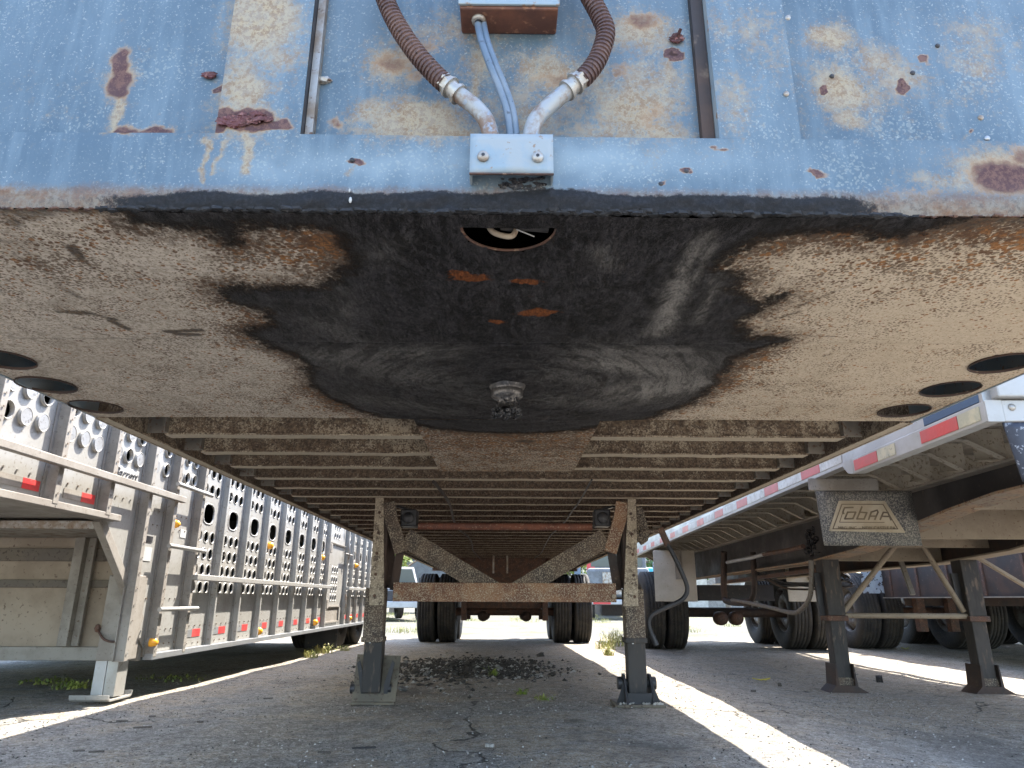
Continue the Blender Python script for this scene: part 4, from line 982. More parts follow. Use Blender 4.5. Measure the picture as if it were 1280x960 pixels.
# front wall of the belly, with shallow horizontal ribs
kb(MB().box(XC-2.53, XC-.005, 4.14, 4.16, E-.31, E+.385)).build('belly_front', M_belly, K)
for z0, z1 in ((.19,.275),(.045,.10)):
    kb(MB().box(XC-2.53, XC-.01, 4.122, 4.1385, E+z0+.012, E+z1-.0)).build('belly_rib', M_belrib, K, .004)
kb(MB().box(XC-2.52, XC-.008, 4.10, 4.139, E-.326, E-.255)).build('belly_sill', M_aludirt, K, .004)
kb(MB().box(XC-2.52, XC-.012, 3.55, 4.095, E+.33, E+.372)).build('nose_crossbeam', M_galv, K, .004)
for k, x in enumerate((-2.40, -3.4, -4.3)):
    mb = MB().box(x-.03, x+.025, 4.045, 4.11, E-.25, E+.33); mb.box(x+.025, x+.065, 4.085, 4.11, E-.25, E+.33)
    kb(mb).build('belly_stanchion', M_aludirt, K, .003)
    mb = MB()
    for j in range(7): mb.lathe([(0,-.004),(.006,-.003),(.007,0)], (x+.045, 4.084, E-.2+j*.08), 'y', 8)
    kb(mb).build('rivets', M_galv, K, kind='stuff')
# leg, brace
lx = XC-.055
lg = kb(MB().box(lx-.07, lx+.07, 3.90, 4.04, E-.31, E+.12)).build('landing_leg', M_aludirt, K, .004)
MBt = kb(MB().box(lx-.075, lx-.015, 3.915, 4.02, .035, E-.30)); MBt.build('inner_tube', M_white, lg, .003)
kb(MB().box(lx-.012, lx+.045, 3.915, 4.02, .035, E-.30)).build('inner_tube', M_alu, lg, .003)
mb = MB(); mb.add([(lx-.16+.0*k, 3.86+.0, .03) for k in ()], [])
prof = [(3.84,.052),(3.845,.03),(3.86,.02),(4.06,.02),(4.075,.03),(4.08,.052),(4.073,.052),(4.068,.035),(4.055,.028),(3.865,.028),(3.852,.035),(3.848,.052)]
mb.prism([(a, b) for a, b in prof], 'x', lx-.14, lx+.06); kb(mb).build('foot_plate', M_alu, lg)
kb(MB().tube(smooth_path([(lx-.075,3.893,E-.165),(lx-.03,3.88,E-.205),(lx+.03,3.88,E-.215),(lx+.075,3.893,E-.185)],4), .006, 6)).build('safety_chain', M_rust, lg)
kb(MB().ball((lx-.08,3.89,E-.15), .015, 8, (1,1,1.3), .2)).build('chain_hook', M_rust, lg)
pa, pb = Vector((XC-.01, 3.50, E+.375)), Vector((XC-.01, 4.06, E-.12))
kb(MB().bar(pa, pb, .05, .038, (1,0,0))).build('diagonal_brace', M_aludirt, K, .003)
for y in (9.55, 10.62):
    for xx in (-.22, -.55, -2.0, -2.33):
        o = wheel(K, xx, y-4.0, G(XC, y)+.40, .405, .25, 1)
kb(MB().box(XC-.42, XC-.03, 9.0, 9.02, E-.56, E-.33)).build('mud_flap', M_black, K)

# ================================================================== ALUMINIUM FLATBED (right)
KF = .037
F = thing('aluminium_flatbed', 'low aluminium flatbed on the right with red and white taped side rail', 'flatbed', (1.59, 0, 0), -math.atan(KF))
F_inv = Matrix.Rotation(math.atan(KF), 4, 'Z') @ Matrix.Translation((-1.59, 0, 0))
# local frame: x across from the near rail, y along
B1, B2, FW = .61, 1.61, 2.30       # frame beams and full width
RB = E+.655                        # rail bottom
YN, YE = 2.33, 12.6
MB().box(-.0, .05, YN+.01, YE, RB+.0, RB+.10).build('side_rail', M_alurail, F, .003)
MB().box(-.005, .049, YN, 3.38, E+.598, E+.672).build('corner_plate', M_white, F, .003)
MB().prism([(3.38,E+.598),(3.44,E+.61),(3.50,E+.66),(3.46,E+.672),(3.38,E+.672)], 'x', -.0048, .04).build('corner_plate', M_white, F)
MB().box(.004, .06, YN+.02, YE, RB+.101, RB+.19).build('rail_cap', M_alurail, F, .004)
MB().box(-.003, .045, YN+.03, 2.72, E+.675, E+.82).build('painted_rail_reflection', M_bluereflection, F, .003)  # blue strip added on the rail, painting in its reflection
MB().box(FW-.05, FW, YN, YE, RB, RB+.10).build('side_rail', M_alurail, F, .003)
MB().box(.052, FW-.052, YN-.004, YN+.03, E+.597, E+.674).build('end_plate', M_white, F, .004)
MB().box(-.004, .052, YN-.0045, YN+.0, E+.597, E+.674).build('end_plate', M_white, F)
c = F_inv @ at_y(1265,509,YN-.01); MB().lathe([(0,-.004),(.012,-.003),(.013,0)], (c.x, YN-.005, c.z), 'y', 12).build('end_bolt', M_galv, F)
MB().box(.03, FW-.05, YN-.03, YN+.02, E+.680, RB+.62).build('front_board', M_white, F, .006)
for k in range(9): MB().box(.07+k*.24, .07+k*.24+.235, YN+.04, YE, RB+.108, RB+.14).build('deck_plank', M_aludirt, F)
# tape
y = 3.52; k = 0
MB().box(-.0025, -.0005, 3.50, 3.78, RB+.022, RB+.078).build('reflective_tape', M_tapew, F); y = 3.785
while y < YE-.7:
    MB().box(-.0025, -.0005, y, y+.27, RB+.022, RB+.078).build('reflective_tape', M_taper, F)
    MB().box(-.0025, -.0005, y+.272, y+.67, RB+.022, RB+.078).build('reflective_tape', M_tapew if k % 2 else M_tapew, F)
    y += .675; k += 1
for (a, b, mt) in [(2.36,2.49,M_tapey),(2.495,2.75,M_taper),(2.96,3.12,M_tapey),(3.125,3.36,M_taper)]:
    MB().box(-.0075, -.0055, a, b, E+.610, E+.660).build('reflective_tape', mt, F)
# crossmembers, running in and then sloping down to the frame flange
CB = RB+.045
def fcm():
    mb = MB(); 
    mb.box(.05, .385, -.003, .003, CB+.004, CB+.055); mb.box(.05, .385, -.022, .022, CB, CB+.004)
    for (x0, x1, q) in ((.36, B1-.04, 1), (FW-.36, B2+.04, -1)):
        pass
    z1 = E+.605
    mb.add([(.385,-.022,CB),(.385,.022,CB),(B1-.05,.022,z1),(B1-.05,-.022,z1),(.385,-.022,CB+.004),(.385,.022,CB+.004),(B1-.05,.022,z1+.004),(B1-.05,-.022,z1+.004)], [(0,3,2,1),(4,5,6,7),(0,1,5,4),(1,2,6,5),(2,3,7,6),(3,0,4,7)])
    mb.add([(.385,0,CB),(B1-.05,0,z1),(B1-.05,0,CB+.055),(.385,0,CB+.055)], [(0,1,2,3)])
    mb.box(B1, B2, -.003, .003, CB-.03, CB+.055); mb.box(B1, B2, -.022, .022, CB-.034, CB-.03)
    mb.box(B2+.03, FW-.05, -.003, .003, CB+.004, CB+.055); mb.box(B2+.03, FW-.05, -.022, .022, CB, CB+.004)
    return mb.mesh('crossmember', M_ribs)
fm = fcm()
y = YN+.16
while y < YE-.1:
    link('crossmember', fm, F, loc=(0, y, 0)); y += .305
for bx_, s in ((B1, -1), (B2, 1)):
    MB().box(bx_-.075, bx_+.075, YN+.05, YE, E+.598, E+.612).build('top_flange', M_aludirt, F, .002)
    prof = [(YN+.05, E+.49), (3.2, E+.482), (3.6, E+.452), (4.05, E+.405), (4.7, E+.33), (5.6, E+.29), (YE, E+.28)]
    web = MB(); web.prism([(YN+.05, E+.60)]+prof+[(YE, E+.60)], 'x', bx_-.006, bx_+.006); web.build('frame_beam', M_black if bx_ < 1 else M_brownframe, F)
    mb = MB()
    for i in range(len(prof)-1):
        mb.bar((bx_, prof[i][0], prof[i][1]-.005), (bx_, prof[i+1][0]+.004, prof[i+1][1]-.005), .15, .012)
    mb.build('bottom_flange', M_tanframe if bx_ > 1 else mottled('rust_tan_flange', (.32,.20,.11), (.26,.21,.155), (.16,.07,.04), 6, 50), F)
# stiffener beam ribs on web, crosswise nose plates between the frame beams
for yy in (2.9, 3.5, 4.3, 5.0):
    zb = E+.44 if yy < 4 else E+.36
    MB().box(B1+.008, B2-.008, yy, yy+.012, zb, E+.596).build('frame_crossplate', M_tanframe, F)
MB().box(B1+.008, B2-.008, 5.6, 5.63, E+.30, E+.596).build('frame_crossplate', M_tanframe, F)
# mud flaps
def flap(x0, x1, y, z0, z1, name, mat, lab=None, tw=.0):
    n = 10; mb = MB(); vs = []; fs = []
    for j in range(n+1):
        for i in range(n+1):
            s, t = i/n, j/n; vs.append((x0+(x1-x0)*s+tw*(1-t), y+.002*math.sin(s*3.1)*(1-t)+.003*(1-t)**2, z0+(z1-z0)*t))
    fs = [(j*(n+1)+i, j*(n+1)+i+1, (j+1)*(n+1)+i+1, (j+1)*(n+1)+i) for j in range(n) for i in range(n)]
    mb.add(vs, fs, True); o = mb.build(name, mat, F, label=lab); m = o.modifiers.new('s', 'SOLIDIFY'); m.thickness = .008; m.offset = 1; return o
M_flap = mottled('mud_spattered_rubber', (.05,.05,.052), (.10,.096,.09), (.26,.24,.20), 7, 150, (.4,.6), (.44,.62), (.6,.85), 0, .4)
M_flapb = mottled('blue_black_flap', (.03,.036,.055), (.05,.058,.08), (.26,.28,.32), 7, 60, (.4,.6), (.60,.68), (.5,.7), 0, .4)
M_tanletter = mottled('raised_tan_lettering', (.42,.36,.26), (.36,.30,.21), None, 9, 60)
M_dklet = mottled('worn_brown_lettering', (.12,.09,.06), (.18,.14,.09), None, 9, 60)
fy = 3.86
q0, q1, q2, q3 = [F_inv @ at_y(u, v, fy) for u, v in [(1019,614),(1137,620),(1144,679),(1023,682)]]
fl = flap(q0.x, q1.x, q0.y, q3.z, q0.z, 'mud_flap', M_flap, 'spattered black mud flap with a raised Cobra emblem', .012)
fz0 = q3.z; fyl = q0.y-.004
MB().box(q0.x-.03, q0.x+.35, fyl-.006, fyl+.02, q0.z+.002, q0.z+.072).build('flap_hanger', M_aludirt, F, .006)
def fp(u, v, dy=0):   # place on the flap face
    p = F_inv @ at_y(u, v, fy); t = (p.z-fz0)/(q0.z-fz0); s = (p.x-q0.x)/(q1.x-q0.x)
    return Vector((p.x, fyl+.0-.0005-dy, p.z))
def strokes(pts, w, mat, name, dy=.003, closed=False):
    P = [fp(1010+a/9.143, 600+b/9.143, dy) for a, b in pts]
    if closed: P.append(P[0])
    mb = MB()
    for i in range(len(P)-1):
        d = (P[i+1]-P[i]).normalized(); mb.bar(P[i]-d*w*.35, P[i+1]+d*w*.35, w, .003, (0,1,0))
    return mb.build(name, mat, fl)
emb = [(345,250),(850,255),(1070,600),(240,575)]
P = [fp(1010+a/9.143, 600+b/9.143, .0015) for a, b in emb]
MB().add([p for p in P]+[p+Vector((0,-.002,0)) for p in P], [(0,1,2,3),(4,7,6,5),(0,4,5,1),(1,5,6,2),(2,6,7,3),(3,7,4,0)]).build('emblem_field', M_tanletter, fl)
strokes(emb, .009, M_tanletter, 'emblem_border', .006, True)
strokes([(375,282),(835,285),(1000,565),(275,560)], .0045, M_dklet, 'emblem_inner_line', .0045, True)
LW = .0085
strokes([(500,318),(408,320),(395,345),(385,380),(398,385)], LW, M_dklet, 'letter_c')
strokes([(385,375),(350,485),(850,490)], .004, M_dklet, 'letter_c')
strokes([(440,372),(530,372),(500,445),(408,447)], LW, M_dklet, 'letter_o', .0035, True)
strokes([(600,312),(545,448),(625,450),(655,378),(575,372)], LW, M_dklet, 'letter_b')
strokes([(675,455),(705,372),(770,350),(780,372),(745,455)], LW, M_dklet, 'letter_r'); strokes([(690,418),(760,418)], LW, M_dklet, 'letter_r')
strokes([(805,455),(840,375),(890,378),(925,462)], LW, M_dklet, 'letter_a'); strokes([(825,420),(905,422)], LW, M_dklet, 'letter_a')
tc = bpy.data.curves.new('t', 'FONT'); tc.body = 'MFG. INC. - NEW CASTLE PA.'; tc.size = .03; tc.extrude = .001
to = bpy.data.objects.new('t', tc); C.objects.link(to); bpy.context.view_layer.update(); tm = bpy.data.meshes.new_from_object(to); bpy.data.objects.remove(to)
tm.materials.clear(); tm.materials.append(M_dklet); a, b = fp(1046,660.5,.006), fp(1117,660.5,.006)
wtxt = max(v.co.x for v in tm.vertices); no = link('emblem_lettering', tm, fl, loc=(a.x, a.y-.004, a.z-.006)); no.rotation_euler = (math.pi/2, 0, 0); no.scale = ((b.x-a.x)/wtxt, .75, 1)
c = F_inv @ at_y(1249, 521, YN+.01); flap(c.x+.0, c.x+.60, YN+.008, E+.39, E+.594, 'mud_flap', M_flapb, 'blue black rubber mud flap hanging from the front corner', .03)
# landing legs
FL = 5.35
def fl_leg(x):
    zg = G(x+1.59+.2, FL)
    lg = MB().box(x-.062, x+.062, FL-.07, FL+.06, E-.10, E+.30).build('landing_leg', M_gunmetal, F, .006)
    MB().box(x-.07, x+.075, FL-.078, FL+.068, E-.135, E-.098).build('leg_collar', M_rust, lg, .004)
    MB().box(x-.052, x+.052, FL-.06, FL+.05, zg+.06, E-.13).build('inner_tube', M_gunmetal, lg, .006)
    MB().prism([(x-.052, zg+.10), (x+.052, zg+.10), (x+.062, zg+.03), (x-.058, zg+.03)], 'y', FL-.066, FL-.0605).build('foot_face', M_leg, lg)
    MB().prism([(x-.13, zg+.0), (x+.15, zg+.0), (x+.075, zg+.045), (x+.062, zg+.19), (x+.056, zg+.19), (x+.056, zg+.05), (x-.056, zg+.05), (x-.056, zg+.19), (x-.065, zg+.19), (x-.075, zg+.05)], 'y', FL-.09, FL+.09).build('foot', M_brownframe, lg)
    MB().bar((x-.085, FL, E+.2), (x-.075, FL, E-.1), .05, .03, (0,1,0)).build('leg_gusset', M_black, lg)
    return lg
for x in (B1, B2): fl_leg(x)
ap = F_inv @ at_y(1131, 674, FL); zl = (F_inv @ at_y(1066, 764, FL)).z
MB().tube([(ap.x-.05, FL-.02, ap.z+.02), (B1+.07, FL-.02, zl)], .020, 10).build('leg_brace', M_tanframe, F)
MB().tube([(ap.x+.05, FL-.02, ap.z+.02), (B2-.07, FL-.02, zl)], .020, 10).build('leg_brace', M_tanframe, F)
MB().bar((ap.x+.12, FL+.45, ap.z), (B2-.25, FL+.3, zl+.12), .035, .02).build('leg_brace', M_aludirt, F)
MB().tube([(B1+.055, FL-.03, zl-.03), (B2-.055, FL-.03, zl-.03)], .019, 12).build('leg_crossbar', M_tanframe, F)
MB().bar((B2+.03, FL-.02, E+.36), (B2+.75, FL-.02, E-.12), .04, .02).build('leg_brace', M_tanframe, F)
MB().box(B2+.72, B2+.77, FL-.05, FL+.02, E-.15, RB).build('brace_hanger', M_tanframe, F)
# rack frame, bars, coiled chain
def fl_path(pts, xo): return [F_inv @ at_line(u, v, 1.59+xo, KF) for u, v in pts]
p = fl_path([(1014,700),(1014,735),(1010,752),(1000,763),(990,766),(965,760),(938,754),(915,750)], B1-.12)
MB().tube(smooth_path(p, 4), .018, 10).build('rack_tube', M_dirtgrey, F)
p = fl_path([(905,690),(905,740),(910,752),(938,753)], B1-.10); MB().tube(smooth_path(p, 4), .034, 8).build('rack_tube', M_brownframe, F)
p = fl_path([(941,690),(943,735),(938,752)], B1-.08); MB().tube(smooth_path(p, 4), .028, 8).build('rack_tube', M_brownframe, F)
p = fl_path([(909,703),(940,697),(958,692)], B1-.18); MB().tube(p, .017, 10).build('lever_bar', M_alurail, F)
p = fl_path([(955,693),(985,688),(1004,683)], B1-.18); MB().tube(p, .018, 10).build('lever_bar', M_rust, F)
c = (F_inv @ at_line(1012, 678, 1.59+B1-.1, KF)); mb = MB()
for i in range(26):
    a = random.uniform(0, 6.28); mb.lathe([(.016,-.006),(.024,0),(.016,.006),(.010,0),(.016,-.006)], (c.x+random.uniform(-.03,.03), c.y+random.uniform(-.06,.06), c.z+random.uniform(-.11,.1)), random.choice('xyz'), 10)
mb.build('chain_bundle', M_dark, F)
for (u0, u1, v) in [(868, 1016, 712), (905, 1016, 722)]:
    p = fl_path([(u0, v+6), (u1, v-9)], B1+.02); MB().bar(p[0], p[1], .05, .03).build('lower_rail', M_rust, F)
# white flaps ahead of the wheels
yf = 8.9
for (u0, u1) in ((816, 872), (979, 1024)):
    a, b = F_inv @ at_y(u0, 684, yf), F_inv @ at_y(u1, 752, yf)
    o = MB().box(a.x, b.x, a.y, a.y+.02, b.z, E+.598).build('splash_panel', M_whitepanel, F, .004, label='dusty white splash panel hanging ahead of the wheels')
    MB().box(a.x+.26, a.x+.34, a.y-.03, a.y-.001, E+.25, E+.598).build('panel_bracket', M_aludirt, o, .004)
for ay in (10.1, 11.35):
    zg = G(3, ay)
    for xx in (.05, .35, FW-.35, FW-.05):
        wheel(F, xx, ay, zg+.50, .505, .27, -1 if xx in (.05, FW-.35) else 1)
    MB().tube([(.1, ay, zg+.46), (FW-.1, ay, zg+.46)], .06, 12).build('axle', M_brownframe, F)
for u in (902, 921):
    c = F_inv @ at_y(u, 773, 9.7); MB().lathe([(0,-.05),(.05,-.05),(.085,-.02),(.09,.03),(.09,.12),(0,.13)], c, 'y', 16).build('brake_chamber', M_rust, F)
MB().box(.62, 1.6, 9.6, 9.7, E+.0, E+.2).build('suspension_beam', M_black, F)
# tangle of pipes and lines between the frame beams
for k in range(5):
    z = E+random.uniform(.10,.28); x0 = random.uniform(.55,.8)
    MB().tube(smooth_path([(x0, 7.2, z+.1), (x0+.3, 7.4, z), (x0+.8, 7.3+random.uniform(-.2,.2), z+random.uniform(-.05,.05)), (B2, 7.5, z+.1)], 4), random.uniform(.008,.02), 6).build('air_line', random.choice([M_black, M_brownframe, M_dark]), F)

# ================================================================== DARK LOWBOY (far right)
D = thing('rusty_frame_trailer', 'dark rust brown trailer frame with dual wheels beyond the legs of the aluminium flatbed', 'trailer', (4.75, 0, 0), -.02)
MB().box(0, .05, 3.0, 9.4, E+.05, E+.62).build('frame_side', M_brownframe, D)
MB().box(-.03, .10, 3.0, 9.4, E+.04, E+.052).build('frame_flange', M_aludirt, D)
MB().box(0, 2.4, 3.0, 12.8, E+.62, E+.72).build('deck', M_brownframe, D)
MB().box(2.35, 2.4, 3.0, 12.8, E+.05, E+.62).build('frame_side', M_brownframe, D)
MB().box(.06, 2.34, 9.0, 9.06, E-.05, E+.62).build('frame_crossbeam', M_brownframe, D)
for y in np.arange(3.6, 9.3, .62): MB().box(-.012, .0, float(y), float(y)+.04, E+.06, E+.61).build('frame_rib', M_rust, D)
for ay in (10.2, 11.4):
    for xx in (-.05, .25, 1.3, 1.62):
        wheel(D, xx, ay, G(6, ay)+.50, .505, .27, -1 if xx in (-.05, 1.3) else 1)
    MB().tube([(0, ay, G(6, ay)+.48), (1.7, ay, G(6, ay)+.48)], .06, 12).build('axle', M_rust, D)
c = Vector((4.75, 0, 0)); p = at_x(1198, 707, 4.88); 
o = MB().box(-.02, -.001, p.y-.12, p.y+.12, p.z-.02, p.z+.13).build('lamp_bracket', M_galv, D)
MB().lathe([(.06,.0),(.06,-.02),(.045,-.04),(0,-.045)], (-.02, p.y, p.z), 'x', 16).build('marker_lamp', M_amber, D)
a = at_y(1070, 722, 9.3); MB().box(-.25, .2, 9.42, 9.46, E+.1, E+.45).build('mud_guard', mottled('chipped_pale_paint', (.36,.40,.42), (.30,.33,.36), (.04,.03,.03), 8, 14, (.4,.6), (.55,.60)), D)
for x in (.12, .5): MB().box(x, x+.1, 8.9, 9.0, E-.35, E+.1).build('spring_hanger', M_rust, D, .005)

D2 = thing('parked_trailer', 'mostly hidden trailer at far right whose dark dual wheels show behind the flatbed leg', 'trailer', (7.6, 0, 0))
MB().box(0, 2.5, 6.5, 13, E+.62, E+.75).build('deck', M_brownframe, D2)
for s in (.45, 1.9): MB().box(s, s+.08, 6.5, 13, E+.2, E+.62).build('frame_beam', M_black, D2)
for ay in (10.3, 11.5):
    for xx in (-.1, .2, 2.1, 2.4): wheel(D2, xx, ay, G(6, ay)+.50, .505, .27, 1)

# ================================================================== BACKGROUND
def gz(y): return G(0, y)
# white pickup, left gap
PK = thing('pickup_truck', 'white pickup truck parked beyond the left landing leg', 'pickup', (-4.1, 25, gz(25)), .35)
def car_body(prof, w, parent, name, mat):
    mb = MB(); mb.prism(prof, 'x', -w/2, w/2); return mb.build(name, mat, parent, .05)
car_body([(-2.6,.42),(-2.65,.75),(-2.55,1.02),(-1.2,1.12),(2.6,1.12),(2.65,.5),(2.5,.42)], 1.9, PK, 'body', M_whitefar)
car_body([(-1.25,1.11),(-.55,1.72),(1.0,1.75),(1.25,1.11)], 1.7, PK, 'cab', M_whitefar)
MB().prism([(-.76,1.17),(.76,1.17),(.62,1.62),(-.62,1.62)], 'y', -1.24, -1.22).build('windshield', M_glass, PK)
bpy.data.objects[-1] if False else None
for s in (-1, 1):
    MB().prism([(-.95,1.16),(-.48,1.62),(.15,1.64),(.15,1.16)], 'x', s*.852-.004, s*.852+.004).build('side_window', M_glass, PK)
    MB().prism([(.22,1.16),(.22,1.64),(.9,1.64),(1.1,1.16)], 'x', s*.852-.004, s*.852+.004).build('side_window', M_glass, PK)
    MB().box(s*.75-.16, s*.75+.16, -2.68, -2.64, .70, .88).build('headlight', M_alurail, PK)
    MB().box(s*1.05-.1, s*1.05+.1, -.95, -.85, 1.15, 1.35).build('mirror', M_black, PK)
MB().box(-.5, .5, -2.68, -2.64, .62, .90).build('grille', M_black, PK)
MB().box(-.98, .98, -2.75, -2.62, .40, .60).build('bumper', M_alurail, PK, .02)
for x in (-.85, .85):
    for y in (-1.7, 1.7): wheel(PK, x, y, .38, .38, .24, 1 if x > 0 else -1)
# white semi truck with red stripe, right gap
ST = thing('highway_truck', 'white highway truck with a red stripe parked beyond the right landing leg', 'truck', (4.55, 30, gz(30)), -.12)
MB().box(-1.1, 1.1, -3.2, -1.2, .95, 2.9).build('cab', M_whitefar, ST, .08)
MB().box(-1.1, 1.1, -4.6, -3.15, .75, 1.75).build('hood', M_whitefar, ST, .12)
MB().box(-1.106, -.8, -3.21, -1.3, 1.1, 2.8).build('red_stripe', M_taper, ST)
MB().box(-.95, .95, -3.215, -3.19, 1.85, 2.6).build('windshield', M_glass, ST)
MB().box(-.55, .55, -4.64, -4.59, .85, 1.6).build('grille', M_galv, ST)
MB().box(-1.2, 1.2, -4.8, -4.6, .5, .68).build('bumper', M_alurail, ST, .03); MB().box(-.9, -.3, -4.81, -4.801, .52, .66).build('red_plate', M_taper, ST)
for s in (-1, 1):
    MB().box(s*1.45-.12, s*1.45+.12, -3.3, -3.2, 1.5, 2.0).build('mirror', M_cable, ST, .02)
    MB().box(s*.85-.14, s*.85+.14, -4.63, -4.6, .95, 1.15).build('headlight', M_alurail, ST)
MB().box(-.5, .5, -1.2, 4.0, .75, 1.0).build('chassis', M_black, ST)
for x in (-1.0, 1.0):
    for y in (-3.9, 1.9, 3.2): wheel(ST, x, y, .5, .5, .3, 1 if x > 0 else -1)
TP = thing('covered_flatbed_load', 'cyan tarpaulin covered load standing behind the white highway truck', 'load', (5.6, 34, gz(34)))
MB().box(-1.2, 1.2, -1, 3, .0, 1.2).build('pallet_stack', M_plankd, TP); MB().box(-1.25, 1.25, -1.05, 3.05, 1.2, 2.1).build('tarpaulin', M_tarp, TP, .1)
BX = thing('freight_trailer', 'pale box trailer parked far behind between the wheels', 'trailer', (-2.5, 38, gz(38)))
MB().box(-5, 3.2, -1.2, 1.2, 1.1, 3.8).build('box_body', M_whitefar, BX); MB().box(-5, 3.2, -1.0, 1.0, .9, 1.1).build('frame', M_black, BX)
for x in (-4, -2.8, 1.5): wheel(BX, x, -1.0, .5, .5, .3, 1)
# low warehouse
WH = thing('warehouse', 'low pale metal warehouse at the far end of the lot', 'building', (5, 75, gz(75)))
MB().box(-30, 30, 0, 15, 0, 4.2).build('wall', M_whitepanel, WH); MB().prism([(-30.4,4.2),(30.4,4.2),(0,6.2)], 'y', -.4, 15.4).build('roof', M_alurail, WH)
for k in range(8):
    f = MB().box(-26+k*7, -22.5+k*7, -.04, .0, 0, 3.2).build('dock_door', M_aludirt, WH); 
    for j in range(4): MB().box(-26+k*7, -22.5+k*7, -.06, -.041, .75*j+.7, .75*j+.74).build('door_rib', M_galv, f)
# trees
def tree(x, y, h, r, lab, seed, mat):
    random.seed(seed); z0 = gz(y); t = thing('tree', lab, 'tree', (x, y, z0), 0, 'trees along the far edge of the lot')
    mb = MB(); mb.tube([(0,0,0),(.05,.02,h*.3),(.0,.1,h*.6),(.1,.0,h*.9)], [.18,.14,.09,.03], 8)
    for k in range(9):
        a = random.uniform(0, 6.28); zz_ = h*random.uniform(.25,.7); mb.tube([(0,0,zz_), (math.cos(a)*r*.4, math.sin(a)*r*.4, zz_+h*.12), (math.cos(a)*r*.8, math.sin(a)*r*.8, zz_+h*.2)], [.07,.045,.015], 6)
    mb.build('trunk', M_trunk, t)
    mb = MB()
    clumps = [(random.gauss(0,r*.45), random.gauss(0,r*.45), h*random.uniform(.35,1.0), random.uniform(.35,.8)) for _ in range(34)]
    for (cx_, cy_, cz_, cr_) in clumps:
        for _ in range(90):
            p = Vector((random.gauss(0,1), random.gauss(0,1), random.gauss(0,1))).normalized()*cr_*random.random()**.4
            c_ = Vector((cx_, cy_, cz_))+p; s = random.uniform(.06,.13); a = Vector((random.gauss(0,1), random.gauss(0,1), random.gauss(0,1))).normalized()*s
            b_ = a.cross(Vector((random.gauss(0,1), random.gauss(0,1), random.gauss(0,1)))).normalized()*s*.6
            mb.add([c_-a, c_-b_, c_+a, c_+b_], [(0,1,2,3)])
    mb.build('crown', mat, t)
tree(-5.2, 34, 6, 2.2, 'yellow green tree rising behind the white pickup', 1, M_leaf)
tree(-9.5, 38, 7, 2.6, 'green tree left of the pale box trailer', 2, M_leafd)
tree(3.9, 40, 5.0, 1.8, 'small yellow green tree left of the white highway truck', 3, M_leaf)
tree(8.2, 40, 6.5, 2.4, 'tall green tree behind the cyan tarpaulin load', 4, M_leafd)
tree(13.5, 44, 7, 2.8, 'broad green tree far right beyond the trailers', 5, M_leafd)
random.seed(11)

# ---- weeds
def weeds(name, spots, n, h, mat, lab):
    mb = MB()
    for (x, y, r, hh) in spots:
        for _ in range(n):
            a = random.uniform(0, 6.28); q = r*math.sqrt(random.random()); bx_, by_ = x+q*math.cos(a), y+q*math.sin(a); z = G(bx_, by_)-.003
            d = Vector((random.gauss(0,.35), random.gauss(0,.35), 1)).normalized(); L = hh*random.uniform(.4,1.1); w = random.uniform(.003,.007)
            s = Vector((math.cos(a+1.5), math.sin(a+1.5), 0))*w; p0 = Vector((bx_, by_, z)); p1 = p0+d*L*.55; p2 = p0+d*L+Vector((random.gauss(0,.2)*L, random.gauss(0,.2)*L, -.1*L))
            mb.add([p0-s, p0+s, p1+s*.8, p1-s*.8, p2], [(0,1,2,3),(3,2,4)])
            if random.random() < .4:
                for _k in range(4):
                    c_ = p1.lerp(p2, random.random()); e = Vector((random.gauss(0,1), random.gauss(0,1), random.gauss(0,.5))).normalized()*random.uniform(.008,.018); f_ = e.cross(Vector((0,0,1)))*.5
                    mb.add([c_, c_+e+f_, c_+e*1.8, c_+e-f_], [(0,1,2,3)])
    o = mb.build(name, mat); tag(o, lab, 'weeds', None, 'stuff'); return o
w1 = at_z(752, 800, -.08); w2 = at_z(745, 790, -.1)
weeds('weeds', [(1.33, 9.6, .18, .22), (1.55, 10.4, .22, .28), (1.15, 8.2, .06, .12), (1.7, 11.3, .25, .25)], 55, .3, M_straw, 'yellow dry weeds in the sun beside the rear wheels')
weeds('weeds', [(-1.95, 7.6, .10, .10), (-2.0, 8.3, .12, .12), (-1.9, 8.8, .08, .08)], 55, .12, M_straw, 'small green weeds along the edge of the livestock trailer shadow')
p = at_z(92, 858, 0); weeds('weeds', [(p.x, p.y, .13, .06), (p.x-.4, p.y+.35, .16, .03), (p.x+.35,p.y+.6,.25,.025)], 60, .05, M_leaf, 'low green grass on the shaded asphalt by the livestock trailer foot')
p = at_z(617, 846, -.02); p2 = at_z(652, 868, -.01)
weeds('weeds', [(p.x, p.y, .035, .08), (p2.x, p2.y, .04, .03), (p2.x+.12,p2.y-.25,.07,.015)], 28, .06, M_leaf, 'sprouting weeds in front of the rubble patch')
p = at_z(1036, 790, -.1); weeds('weeds', [(p.x+.1, p.y+.2, .12, .30)], 110, .3, M_leaf, 'bright green weed behind the flatbed wheels')
weeds('weeds', [(random.uniform(-12,12), random.uniform(15,34), random.uniform(.3,.9), .18) for _ in range(40)], 60, .2, M_straw, 'dry yellow grass tufts on the far gravel lot')

